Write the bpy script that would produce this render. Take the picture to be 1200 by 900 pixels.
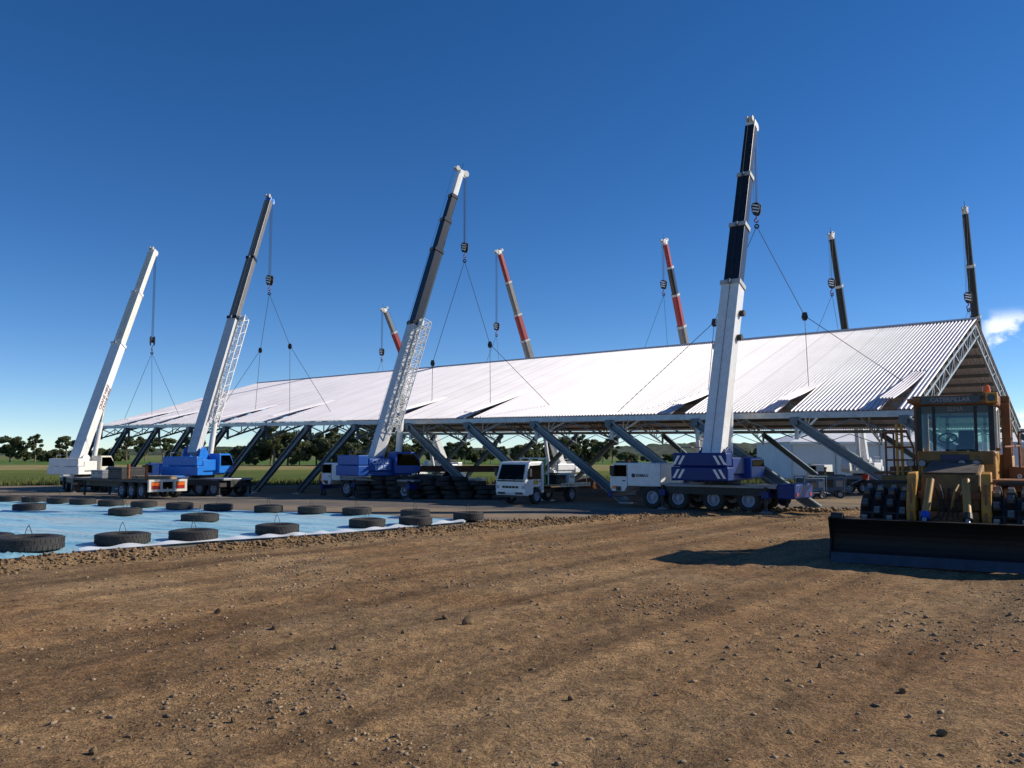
import bpy, bmesh, math, random
import numpy as np
from mathutils import Vector, Matrix, Euler

# ------------------------------------------------------------------ clear
for o in list(bpy.data.objects): bpy.data.objects.remove(o, do_unlink=True)
scene = bpy.context.scene
COL = scene.collection
rng = random.Random(7)
nrg = np.random.default_rng(11)
R = math.radians

# ------------------------------------------------------------------ camera
CAM_H = 2.5
cd = bpy.data.cameras.new('camera'); cam = bpy.data.objects.new('camera', cd); COL.objects.link(cam)
cd.sensor_width = 36.0; cd.lens = 30.0; cd.clip_start = 0.1; cd.clip_end = 12000
cam.location = (0, 0, CAM_H)
cam.rotation_euler = (R(90) + math.atan(82/1000), 0, 0)
scene.camera = cam

# ------------------------------------------------------------------ sun and sky
SUN_EL, SUN_AZ = R(29), R(79)            # azimuth from +Y towards +X
sun_vec = Vector((math.cos(SUN_EL)*math.sin(SUN_AZ), math.cos(SUN_EL)*math.cos(SUN_AZ), math.sin(SUN_EL)))
world = bpy.data.worlds.new('World'); scene.world = world; world.use_nodes = True
wt = world.node_tree; wt.nodes.clear()
def wn(t, **k):
    n = wt.nodes.new(t)
    for a, b in k.items(): setattr(n, a, b)
    return n
out = wn('ShaderNodeOutputWorld'); bg = wn('ShaderNodeBackground')
sky = wn('ShaderNodeTexSky', sky_type='NISHITA')
sky.sun_disc = False; sky.sun_elevation = SUN_EL; sky.sun_rotation = SUN_AZ
sky.altitude = 200; sky.air_density = 0.6; sky.dust_density = 0.0; sky.ozone_density = 2.0
bg.inputs[1].default_value = 0.12
# a few low fair-weather cumulus away to the right, as in the photograph
tc = wn('ShaderNodeTexCoord'); sep = wn('ShaderNodeSeparateXYZ'); wt.links.new(tc.outputs['Generated'], sep.inputs[0])
def wmath(op, a, b=None):
    n = wn('ShaderNodeMath', operation=op)
    for i, v in enumerate((a, b)):
        if v is None: continue
        if isinstance(v, (int, float)): n.inputs[i].default_value = v
        else: wt.links.new(v, n.inputs[i])
    return n.outputs[0]
def wmap(v, a, b, c=0.0, d=1.0):
    n = wn('ShaderNodeMapRange', interpolation_type='SMOOTHSTEP')
    n.inputs[1].default_value = a; n.inputs[2].default_value = b; n.inputs[3].default_value = c; n.inputs[4].default_value = d
    wt.links.new(v, n.inputs[0]); return n.outputs[0]
azm = wmap(wmath('SUBTRACT', sep.outputs[0], wmath('MULTIPLY', sep.outputs[1], 0.548)), 0.0, 0.02)
mp = wn('ShaderNodeMapping'); mp.inputs['Scale'].default_value = (9.0, 9.0, 14.0); mp.inputs['Location'].default_value = (0.35, 0.1, 0.62)
wt.links.new(tc.outputs['Generated'], mp.inputs[0])
cn = wn('ShaderNodeTexNoise'); cn.inputs['Scale'].default_value = 2.4; cn.inputs['Detail'].default_value = 7; cn.inputs['Roughness'].default_value = 0.55
wt.links.new(mp.outputs[0], cn.inputs['Vector'])
band = wmath('MULTIPLY', wmap(sep.outputs[2], 0.098, 0.112), wmap(sep.outputs[2], 0.150, 0.128))
low = wmath('MULTIPLY', wmap(sep.outputs[2], 0.012, 0.020), wmap(sep.outputs[2], 0.048, 0.036))
cm = wmath('MULTIPLY', wmap(cn.outputs[0], 0.40, 0.56), wmath('MULTIPLY', azm, wmath('MAXIMUM', band, low)))
cm = wmath('MULTIPLY', cm, 0.9)
mix = wn('ShaderNodeMix', data_type='RGBA'); wt.links.new(cm, mix.inputs[0])
hs = wn('ShaderNodeHueSaturation'); hs.inputs['Hue'].default_value = 0.506; hs.inputs['Saturation'].default_value = 1.30; hs.inputs['Value'].default_value = 1.0
wt.links.new(sky.outputs[0], hs.inputs['Color'])
wt.links.new(hs.outputs[0], mix.inputs[6]); mix.inputs[7].default_value = (9.5, 9.8, 10.4, 1)
wt.links.new(mix.outputs[2], bg.inputs[0]); wt.links.new(bg.outputs[0], out.inputs[0])

sd = bpy.data.lights.new('sun', 'SUN'); sd.energy = 5.0; sd.angle = R(0.53); sd.color = (1.0, 0.91, 0.77)
sun = bpy.data.objects.new('sun', sd); COL.objects.link(sun)
sun.rotation_euler = (-sun_vec).to_track_quat('-Z', 'Y').to_euler()
sun.location = (30, 10, 40)

# ------------------------------------------------------------------ view
scene.render.engine = 'CYCLES'
scene.view_settings.view_transform = 'Standard'; scene.view_settings.look = 'None'
scene.view_settings.exposure = 0.12; scene.view_settings.gamma = 1.0
scene.view_settings.use_curve_mapping = False
scene.render.resolution_x = 1024; scene.render.resolution_y = 768

# ------------------------------------------------------------------ materials
M = {}
def mat(name, col, rough=0.6, metal=0.0, var=0.12, scale=2.5, bump=0.0, bscale=30.0, dirt=None, dirt_amt=0.0, spec=0.5, detail=5, coat=0.0):
    m = bpy.data.materials.new(name); m.use_nodes = True
    nt = m.node_tree; b = nt.nodes['Principled BSDF']
    b.inputs['Roughness'].default_value = rough; b.inputs['Metallic'].default_value = metal
    b.inputs['Specular IOR Level'].default_value = spec
    if coat: b.inputs['Coat Weight'].default_value = coat; b.inputs['Coat Roughness'].default_value = 0.08
    t = nt.nodes.new('ShaderNodeTexCoord')
    n = nt.nodes.new('ShaderNodeTexNoise'); n.inputs['Scale'].default_value = scale; n.inputs['Detail'].default_value = detail; n.inputs['Roughness'].default_value = 0.62
    nt.links.new(t.outputs['Object'], n.inputs['Vector'])
    r = nt.nodes.new('ShaderNodeValToRGB')
    lo = [max(0, c*(1-var*1.6)) for c in col]; hi = [min(1, c*(1+var)) for c in col]
    r.color_ramp.elements[0].position = 0.3; r.color_ramp.elements[0].color = (*lo, 1)
    r.color_ramp.elements[1].position = 0.68; r.color_ramp.elements[1].color = (*hi, 1)
    nt.links.new(n.outputs[0], r.inputs[0]); cur = r.outputs[0]
    if dirt is not None:
        n2 = nt.nodes.new('ShaderNodeTexNoise'); n2.inputs['Scale'].default_value = scale*2.3; n2.inputs['Detail'].default_value = 8; n2.inputs['Roughness'].default_value = 0.7
        nt.links.new(t.outputs['Object'], n2.inputs['Vector'])
        mr = nt.nodes.new('ShaderNodeMapRange'); mr.inputs[1].default_value = 0.45; mr.inputs[2].default_value = 0.75; mr.inputs[4].default_value = dirt_amt
        nt.links.new(n2.outputs[0], mr.inputs[0])
        mx = nt.nodes.new('ShaderNodeMix'); mx.data_type = 'RGBA'; nt.links.new(mr.outputs[0], mx.inputs[0])
        nt.links.new(cur, mx.inputs[6]); mx.inputs[7].default_value = (*dirt, 1); cur = mx.outputs[2]
    nt.links.new(cur, b.inputs['Base Color'])
    if bump:
        n3 = nt.nodes.new('ShaderNodeTexNoise'); n3.inputs['Scale'].default_value = bscale; n3.inputs['Detail'].default_value = 6
        nt.links.new(t.outputs['Object'], n3.inputs['Vector'])
        bp = nt.nodes.new('ShaderNodeBump'); bp.inputs['Strength'].default_value = bump; bp.inputs['Distance'].default_value = 0.05
        nt.links.new(n3.outputs[0], bp.inputs['Height']); nt.links.new(bp.outputs[0], b.inputs['Normal'])
    M[name] = m; return m
def glass(name, tint, opacity, ior=1.5):
    m = bpy.data.materials.new(name); m.use_nodes = True; nt = m.node_tree; nt.nodes.clear()
    o = nt.nodes.new('ShaderNodeOutputMaterial'); g = nt.nodes.new('ShaderNodeBsdfGlossy'); g.inputs['Roughness'].default_value = 0.03
    tr = nt.nodes.new('ShaderNodeBsdfTransparent'); tr.inputs[0].default_value = (*tint, 1)
    fr = nt.nodes.new('ShaderNodeFresnel'); fr.inputs[0].default_value = ior
    ad = nt.nodes.new('ShaderNodeMath'); ad.operation = 'ADD'; ad.inputs[1].default_value = opacity; nt.links.new(fr.outputs[0], ad.inputs[0])
    mx = nt.nodes.new('ShaderNodeMixShader'); nt.links.new(ad.outputs[0], mx.inputs[0])
    nt.links.new(tr.outputs[0], mx.inputs[1]); nt.links.new(g.outputs[0], mx.inputs[2]); nt.links.new(mx.outputs[0], o.inputs[0])
    M[name] = m; return m
DUST = (0.22, 0.16, 0.10)
mat('white_paint', (0.78, 0.78, 0.76), 0.35, var=0.05, dirt=(0.42, 0.38, 0.32), dirt_amt=0.35, coat=0.2)
mat('cream_paint', (0.72, 0.69, 0.60), 0.4, var=0.06, dirt=(0.35, 0.31, 0.25), dirt_amt=0.4)
mat('navy_paint', (0.002, 0.024, 0.165), 0.4, var=0.1, dirt=(0.012, 0.03, 0.10), dirt_amt=0.35, spec=0.3)
mat('royal_paint', (0.006, 0.075, 0.36), 0.4, var=0.1, dirt=(0.03, 0.06, 0.16), dirt_amt=0.3, spec=0.4)
mat('sky_paint', (0.01, 0.17, 0.62), 0.35, var=0.1, dirt=(0.05, 0.12, 0.25), dirt_amt=0.3, coat=0.3)
mat('boom_dark', (0.013, 0.014, 0.018), 0.3, var=0.2, dirt=(0.04, 0.042, 0.05), dirt_amt=0.3, coat=0.15)
mat('boom_pale', (0.58, 0.59, 0.60), 0.4, var=0.08, dirt=(0.33, 0.33, 0.33), dirt_amt=0.5)
mat('boom_steel', (0.17, 0.16, 0.15), 0.4, metal=0.1, var=0.1, dirt=(0.25, 0.23, 0.2), dirt_amt=0.4)
mat('boom_teal', (0.008, 0.016, 0.02), 0.4, var=0.2, spec=0.3)
mat('boom_grey', (0.22, 0.235, 0.265), 0.35, metal=0.2, var=0.1)
mat('red_paint', (0.30, 0.022, 0.022), 0.4, var=0.12, dirt=(0.25, 0.05, 0.04), dirt_amt=0.4)
mat('black_steel', (0.018, 0.018, 0.02), 0.55, var=0.3, dirt=(0.06, 0.05, 0.04), dirt_amt=0.5)
mat('tyre_rubber', (0.022, 0.022, 0.023), 0.75, var=0.25, scale=4, dirt=(0.09, 0.075, 0.06), dirt_amt=0.55, bump=0.3, bscale=25)
mat('tyre_tread', (0.016, 0.016, 0.017), 0.8, var=0.3, scale=6, dirt=(0.06, 0.05, 0.04), dirt_amt=0.5)
mat('soil_fill', (0.27, 0.22, 0.16), 0.95, var=0.25, scale=6, bump=0.6, bscale=40)
mat('rim_grey', (0.38, 0.42, 0.50), 0.5, var=0.12, dirt=(0.2, 0.17, 0.14), dirt_amt=0.4)
mat('rope', (0.03, 0.03, 0.032), 0.6, var=0.2)
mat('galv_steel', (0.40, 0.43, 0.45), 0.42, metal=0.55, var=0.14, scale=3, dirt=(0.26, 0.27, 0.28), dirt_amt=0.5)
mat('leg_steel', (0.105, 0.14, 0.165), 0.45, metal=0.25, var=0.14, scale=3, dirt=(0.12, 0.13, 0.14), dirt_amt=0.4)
mat('purlin_steel', (0.20, 0.20, 0.19), 0.55, metal=0.3, var=0.12)
mat('cat_yellow', (0.56, 0.27, 0.035), 0.5, var=0.15, dirt=(0.15, 0.085, 0.035), dirt_amt=0.9, scale=1.6)
mat('blade_black', (0.006, 0.006, 0.006), 0.55, var=0.3, dirt=(0.014, 0.012, 0.011), dirt_amt=0.5, spec=0.3)
mat('cat_shade_grime', (0.28, 0.15, 0.035), 0.65, var=0.3, scale=2.2, dirt=(0.11, 0.07, 0.035), dirt_amt=0.85)  # yellow darkened to paint in the front's shade, with real grime over it
mat('flange_steel_lit', (0.24, 0.285, 0.30), 0.45, metal=0.2, var=0.15, dirt=(0.16, 0.17, 0.17), dirt_amt=0.5)  # lighter copy of the leg steel, sunlight put into the colour
mat('foot_worn', (0.20, 0.19, 0.18), 0.4, metal=0.5, var=0.3, scale=8, dirt=(0.05, 0.04, 0.03), dirt_amt=0.7)
mat('visor_letters', (0.30, 0.30, 0.30), 0.6, var=0.1)
mat('plate_blue', (0.03, 0.05, 0.22), 0.5, var=0.1)
mat('cat_brown', (0.25, 0.10, 0.03), 0.65, var=0.25, dirt=(0.13, 0.08, 0.04), dirt_amt=0.7)
mat('rust', (0.24, 0.085, 0.03), 0.8, var=0.35, scale=6, dirt=(0.12, 0.05, 0.025), dirt_amt=0.6)
mat('orange_lens', (0.85, 0.16, 0.02), 0.25, var=0.05)
mat('worn_steel', (0.55, 0.54, 0.52), 0.35, metal=0.7, var=0.1, dirt=(0.2, 0.18, 0.15), dirt_amt=0.3)
mat('gold_metal', (0.36, 0.22, 0.07), 0.5, metal=0.2, var=0.1)
mat('blue_plastic', (0.02, 0.08, 0.5), 0.4, var=0.1)
mat('white_mark', (0.8, 0.8, 0.8), 0.5, var=0.04)
mat('pale_mark', (0.45, 0.58, 0.85), 0.5, var=0.04)
mat('dark_mark', (0.03, 0.03, 0.05), 0.5, var=0.1)
mat('red_mark', (0.45, 0.03, 0.03), 0.5, var=0.1)
mat('grey_mark', (0.45, 0.45, 0.44), 0.5, var=0.06)
mat('yellow_mark', (0.75, 0.42, 0.03), 0.45, var=0.06)
mat('beam_red', (0.12, 0.045, 0.03), 0.7, var=0.25)
mat('timber', (0.36, 0.26, 0.15), 0.8, var=0.2, scale=5)
mat('rust_tray', (0.5, 0.36, 0.2), 0.7, var=0.2, dirt=(0.3, 0.12, 0.04), dirt_amt=0.8, scale=4)
mat('tail_lens', (0.4, 0.02, 0.02), 0.3, var=0.05)
mat('canvas_white', (0.82, 0.82, 0.82), 0.6, var=0.04, scale=0.5)
mat('canvas_wall_shaded', (0.70, 0.72, 0.76), 0.65, var=0.06, scale=0.4)  # white canvas tinted blue-grey to carry the walls' shade
mat('green_paint', (0.05, 0.35, 0.06), 0.5, var=0.1)
mat('generator_blue', (0.03, 0.10, 0.20), 0.5, var=0.15, dirt=DUST, dirt_amt=0.3)
mat('skin', (0.35, 0.2, 0.13), 0.6, var=0.05)
mat('shirt_red', (0.65, 0.05, 0.02), 0.8, var=0.1)
mat('shirt_orange', (0.8, 0.2, 0.02), 0.8, var=0.1)
mat('shirt_yellow', (0.6, 0.6, 0.03), 0.8, var=0.1)
mat('trousers', (0.03, 0.04, 0.08), 0.85, var=0.15)
mat('plastic_white', (0.8, 0.8, 0.8), 0.35, var=0.03)
mat('bark', (0.20, 0.16, 0.12), 0.9, var=0.3, scale=1.5)
mat('tarp_white', (0.72, 0.76, 0.80), 0.4, var=0.08, scale=1.0)
mat('seat_black', (0.015, 0.015, 0.017), 0.7, var=0.2)
glass('cab_glass', (0.55, 0.78, 0.72), 0.05)
glass('dark_glass', (0.05, 0.07, 0.07), 0.0, 1.22)

# ------------------------------------------------------------------ object helpers
class MB:
    """collects shapes; build() links them as one mesh object"""
    def __init__(s): s.v = []; s.f = []
    def add(s, vs, fs, T=None):
        n = len(s.v)
        s.v += [tuple(T @ Vector(p)) for p in vs] if T is not None else [tuple(p) for p in vs]
        s.f += [tuple(i+n for i in f) for f in fs]; return s
    def box(s, c, d, rot=None, T=None):
        x, y, z = d[0]/2, d[1]/2, d[2]/2
        vs = [Vector((sx*x, sy*y, sz*z)) for sx in (-1, 1) for sy in (-1, 1) for sz in (-1, 1)]
        if rot is not None: vs = [rot @ v for v in vs]
        vs = [v + Vector(c) for v in vs]
        return s.add(vs, [(0,1,3,2),(4,6,7,5),(0,4,5,1),(2,3,7,6),(0,2,6,4),(1,5,7,3)], T)
    def span(s, a, b, T=None):
        return s.box([(a[i]+b[i])/2 for i in range(3)], [abs(b[i]-a[i]) for i in range(3)], None, T)
    def bar(s, p, q, w, h, up=(0, 0, 1), w2=None, h2=None):
        p, q = Vector(p), Vector(q); a = (q-p).normalized(); u = Vector(up)
        if abs(a.dot(u)) > 0.99: u = Vector((1, 0, 0))
        sd_ = a.cross(u).normalized(); u = sd_.cross(a)
        w2 = w2 or w; h2 = h2 or h
        vs = [p+sd_*i*w/2+u*j*h/2 for i, j in ((-1,-1),(1,-1),(1,1),(-1,1))] + [q+sd_*i*w2/2+u*j*h2/2 for i, j in ((-1,-1),(1,-1),(1,1),(-1,1))]
        return s.add(vs, [(0,3,2,1),(4,5,6,7),(0,1,5,4),(1,2,6,5),(2,3,7,6),(3,0,4,7)])
    def tube(s, p, q, r, n=8, r2=None, cap=True):
        p, q = Vector(p), Vector(q); a = (q-p).normalized(); u = Vector((0,0,1)) if abs(a.z) < 0.95 else Vector((1,0,0))
        sd_ = a.cross(u).normalized(); u = sd_.cross(a); r2 = r if r2 is None else r2
        vs = []
        for c, rr in ((p, r), (q, r2)):
            for i in range(n):
                t = 2*math.pi*i/n; vs.append(c + sd_*math.cos(t)*rr + u*math.sin(t)*rr)
        fs = [(i, (i+1) % n, n+(i+1) % n, n+i) for i in range(n)]
        if cap: fs += [tuple(reversed(range(n))), tuple(range(n, 2*n))]
        return s.add(vs, fs)
    def path(s, pts, r, n=6):
        for a, b in zip(pts[:-1], pts[1:]): s.tube(a, b, r, n)
        return s
    def lathe(s, prof, n=24, T=None, closed=True):
        k = len(prof); vs = []; fs = []
        for i in range(n):
            t = 2*math.pi*i/n
            for (r, z) in prof: vs.append((r*math.cos(t), r*math.sin(t), z))
        m = k if closed else k-1
        for i in range(n):
            for j in range(m):
                a = i*k+j; b = i*k+(j+1) % k; c = ((i+1) % n)*k+(j+1) % k; d = ((i+1) % n)*k+j
                fs.append((a, d, c, b))
        return s.add(vs, fs, T)
    def prism(s, poly, y0, y1, T=None):
        """poly: (x, z) outline extruded along y"""
        n = len(poly)
        vs = [(x, y0, z) for x, z in poly] + [(x, y1, z) for x, z in poly]
        fs = [tuple(range(n)), tuple(reversed(range(n, 2*n)))] + [(i, n+i, n+(i+1) % n, (i+1) % n) for i in range(n)]
        return s.add(vs, fs, T)
    def mesh(s, name):
        me = bpy.data.meshes.new(name); me.from_pydata(s.v, [], s.f); me.validate(); me.update()
        bm = bmesh.new(); bm.from_mesh(me); bmesh.ops.recalc_face_normals(bm, faces=bm.faces); bm.to_mesh(me); bm.free()
        return me
    def build(s, name, m, parent=None, smooth=False, bevel=0.0):
        return link(name, s.mesh(name), m, parent, smooth, bevel)
def link(name, me, m, parent=None, smooth=False, bevel=0.0):
    o = bpy.data.objects.new(name, me); COL.objects.link(o)
    if m is not None and not me.materials: me.materials.append(M[m] if isinstance(m, str) else m)
    if smooth:
        me.polygons.foreach_set('use_smooth', [True]*len(me.polygons))
        me.set_sharp_from_angle(angle=R(38))
    if bevel:
        b = o.modifiers.new('bevel', 'BEVEL'); b.width = bevel; b.segments = 2; b.limit_method = 'ANGLE'
    if parent is not None: o.parent = parent
    return o
def tag(o, label=None, cat=None, group=None, kind=None):
    if label: o['label'] = label
    if cat: o['category'] = cat
    if group: o['group'] = group
    if kind: o['kind'] = kind
    return o
def thing(name, label, cat, loc=(0,0,0), rz=0.0, group=None):
    o = bpy.data.objects.new(name, None); COL.objects.link(o); o.empty_display_size = 0.3
    o.location = loc; o.rotation_euler = (0, 0, rz); return tag(o, label, cat, group)
def copy_part(src, parent, loc=None, rot=None):
    c = src.copy(); COL.objects.link(c); c.parent = parent
    if loc is not None: c.location = loc
    if rot is not None: c.rotation_euler = rot
    return c
def copy_tree(o, parent=None):
    c = o.copy(); COL.objects.link(c); c.parent = parent
    for ch in [x for x in o.children]: copy_tree(ch, c)
    return c
def npmesh(name, V, F, m, kind=None, parent=None, smooth=False):
    """V (n,3) float array, F (m,k) int array"""
    me = bpy.data.meshes.new(name); k = F.shape[1]
    me.vertices.add(len(V)); me.vertices.foreach_set('co', np.asarray(V, dtype=np.float32).ravel())
    me.loops.add(F.size); me.loops.foreach_set('vertex_index', F.astype(np.int32).ravel())
    me.polygons.add(len(F)); me.polygons.foreach_set('loop_start', (np.arange(len(F))*k).astype(np.int32))
    me.update(calc_edges=True); me.validate()
    if smooth: me.polygons.foreach_set('use_smooth', [True]*len(me.polygons))
    o = link(name, me, m, parent)
    if kind: o['kind'] = kind
    return o
def lettering(text, size, m, parent, mtx, name='lettering', extrude=0.006, bold=0.0):
    cu = bpy.data.curves.new(name, 'FONT'); cu.body = text; cu.size = size; cu.align_x = 'CENTER'; cu.align_y = 'CENTER'; cu.extrude = extrude; cu.offset = bold; cu.resolution_u = 2
    t = bpy.data.objects.new(name, cu); COL.objects.link(t); bpy.context.view_layer.update()
    me = bpy.data.meshes.new_from_object(t); bpy.data.objects.remove(t, do_unlink=True)
    me.name = name; me.materials.clear()
    o = link(name, me, m, parent); o.matrix_local = mtx; return o
def frame(origin, xaxis, normal):
    """matrix whose x is xaxis and z is normal (for lettering: reads along x, faces along normal)"""
    x = Vector(xaxis).normalized(); z = Vector(normal).normalized(); y = z.cross(x).normalized(); x = y.cross(z)
    m = Matrix((x, y, z)).transposed().to_4x4(); m.translation = Vector(origin); return m

# smooth value noise on arrays
def vnoise(x, y, seed=0):
    x = np.asarray(x, float); y = np.asarray(y, float)
    xi = np.floor(x).astype(np.int64); yi = np.floor(y).astype(np.int64); fx = x-xi; fy = y-yi
    def h(a, b):
        n = (a*374761393 + b*668265263 + seed*974711) & 0x7fffffff
        n = ((n ^ (n >> 13))*1274126177) & 0x7fffffff
        return ((n ^ (n >> 16)) & 0xffff)/65535.0
    u = fx*fx*(3-2*fx); v = fy*fy*(3-2*fy)
    return (h(xi, yi)*(1-u)+h(xi+1, yi)*u)*(1-v) + (h(xi, yi+1)*(1-u)+h(xi+1, yi+1)*u)*v
def fbm(x, y, oct=4, seed=0, gain=0.5):
    s = 0; a = 1; t = 0
    for i in range(oct): s = s + a*vnoise(x*2**i, y*2**i, seed+i*17); t += a; a *= gain
    return s/t - 0.5
# ================================================================== TERRAIN
def gz(x, y):
    """the pad is level near the camera and falls about 2 % away behind the cranes"""
    return -0.018*(min(max(y, 45.0), 112.0)-45.0)
def gza(y): return -0.018*(np.clip(y, 45.0, 112.0)-45.0)
BX = [-60, -20, -11.4, -6.9, -4.6, -1.2, 5.65, 10, 18, 40, 70]
BY = [-26, 11.6, 20.0, 24.3, 26.6, 30.4, 35.6, 36.9, 38.0, 40.5, 44]
def edge_dist(x, y):
    yb = np.interp(x, BX, BY); sl = (np.interp(x+0.5, BX, BY)-np.interp(x-0.5, BX, BY))
    return (y-yb)/np.sqrt(1+sl*sl)

def ground_nodes(name, build):
    m = bpy.data.materials.new(name); m.use_nodes = True; nt = m.node_tree; b = nt.nodes['Principled BSDF']
    t = nt.nodes.new('ShaderNodeTexCoord')
    def noise(scale, detail=6, rough=0.6, vec=None, dist=0.0):
        n = nt.nodes.new('ShaderNodeTexNoise'); n.inputs['Scale'].default_value = scale; n.inputs['Detail'].default_value = detail; n.inputs['Roughness'].default_value = rough; n.inputs['Distortion'].default_value = dist
        nt.links.new(vec or t.outputs['Object'], n.inputs['Vector']); return n.outputs[0]
    def ramp(v, stops):
        r = nt.nodes.new('ShaderNodeValToRGB'); e = r.color_ramp.elements
        while len(e) < len(stops): e.new(0.5)
        for i, (p, c) in enumerate(stops): e[i].position = p; e[i].color = (*c, 1) if len(c) == 3 else c
        nt.links.new(v, r.inputs[0]); return r.outputs[0]
    def mixc(f, a, c, mode='MIX'):
        x = nt.nodes.new('ShaderNodeMix'); x.data_type = 'RGBA'; x.blend_type = mode
        for i, v in ((0, f), (6, a), (7, c)):
            if isinstance(v, (int, float)): x.inputs[i].default_value = v
            elif isinstance(v, tuple): x.inputs[i].default_value = (*v, 1)
            else: nt.links.new(v, x.inputs[i])
        return x.outputs[2]
    def mapping(rotz, sc):
        r0 = nt.nodes.new('ShaderNodeMapping'); r0.inputs['Rotation'].default_value = (0, 0, rotz); nt.links.new(t.outputs['Object'], r0.inputs[0])
        mp_ = nt.nodes.new('ShaderNodeMapping'); mp_.inputs['Scale'].default_value = sc
        nt.links.new(r0.outputs[0], mp_.inputs[0]); return mp_.outputs[0]
    def bump(h, strength, dist, prev=None):
        bp = nt.nodes.new('ShaderNodeBump'); bp.inputs['Strength'].default_value = strength; bp.inputs['Distance'].default_value = dist
        nt.links.new(h, bp.inputs['Height'])
        if prev is not None: nt.links.new(prev, bp.inputs['Normal'])
        return bp.outputs[0]
    def voro(scale, vec=None):
        v = nt.nodes.new('ShaderNodeTexVoronoi'); v.inputs['Scale'].default_value = scale
        nt.links.new(vec or t.outputs['Object'], v.inputs['Vector']); return v
    build(nt, b, t, noise, ramp, mixc, mapping, bump, voro)
    M[name] = m
def dirt_build(nt, b, t, noise, ramp, mixc, mapping, bump, voro):
    big = noise(0.16, 4, 0.6, dist=0.6); mid = noise(1.1, 7, 0.65); fine = noise(14, 8, 0.72)
    st = noise(1.0, 6, 0.6, mapping(R(38), (1.1, 0.05, 1)), 0.3)
    c = ramp(big, [(0.32, (0.200, 0.113, 0.054)), (0.5, (0.232, 0.147, 0.076)), (0.68, (0.265, 0.183, 0.104))])
    c = mixc(0.95, c, ramp(st, [(0.32, (0.27, 0.26, 0.25)), (0.5, (0.5, 0.5, 0.5)), (0.66, (0.70, 0.70, 0.68))]), 'OVERLAY')
    c = mixc(0.6, c, ramp(mid, [(0.3, (0.3, 0.29, 0.28)), (0.68, (0.70, 0.69, 0.67))]), 'OVERLAY')
    c = mixc(0.5, c, ramp(fine, [(0.3, (0.25, 0.25, 0.25)), (0.7, (0.78, 0.77, 0.75))]), 'OVERLAY')
    v = voro(26); k = ramp(v.outputs['Color'], [(0.80, (0, 0, 0)), (0.84, (1, 1, 1))])
    d = ramp(v.outputs['Distance'], [(0.25, (1, 1, 1)), (0.42, (0, 0, 0))])
    peb = mixc(1.0, k, d, 'MULTIPLY'); c = mixc(peb, c, (0.235, 0.185, 0.135))
    crumb = noise(42, 4, 0.6); crumb2 = noise(7.5, 5, 0.7, dist=0.8)
    c = mixc(0.75, c, ramp(crumb, [(0.36, (0.22, 0.21, 0.20)), (0.5, (0.5, 0.5, 0.5)), (0.64, (0.80, 0.79, 0.77))]), 'OVERLAY')
    c = mixc(0.6, c, ramp(crumb2, [(0.38, (0.26, 0.25, 0.24)), (0.5, (0.5, 0.5, 0.5)), (0.63, (0.74, 0.73, 0.71))]), 'OVERLAY')
    nt.links.new(c, b.inputs['Base Color']); b.inputs['Roughness'].default_value = 0.95; b.inputs['Specular IOR Level'].default_value = 0.15
    n0 = bump(crumb, 0.7, 0.02); n1 = bump(fine, 0.7, 0.03, n0); n2 = bump(peb, 0.9, 0.025, n1); n3 = bump(crumb2, 0.8, 0.06, n2)
    nt.links.new(n3, b.inputs['Normal'])
ground_nodes('dirt', dirt_build)
def pad_build(nt, b, t, noise, ramp, mixc, mapping, bump, voro):
    big = noise(0.09, 5, 0.6, mapping(R(37), (0.35, 1.6, 1)), 0.4); mid = noise(0.9, 7, 0.65); fine = noise(16, 8, 0.7)
    c = ramp(big, [(0.34, (0.115, 0.104, 0.092)), (0.48, (0.165, 0.142, 0.118)), (0.56, (0.24, 0.185, 0.13)), (0.68, (0.28, 0.195, 0.12))])
    c = mixc(0.6, c, ramp(mid, [(0.3, (0.3, 0.3, 0.3)), (0.7, (0.7, 0.7, 0.7))]), 'OVERLAY')
    c = mixc(0.5, c, ramp(fine, [(0.3, (0.25, 0.25, 0.25)), (0.7, (0.76, 0.76, 0.75))]), 'OVERLAY')
    nt.links.new(c, b.inputs['Base Color']); b.inputs['Roughness'].default_value = 0.93; b.inputs['Specular IOR Level'].default_value = 0.2
    n1 = bump(fine, 0.7, 0.02); nt.links.new(bump(mid, 0.6, 0.06, n1), b.inputs['Normal'])
ground_nodes('gravel', pad_build)
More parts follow.
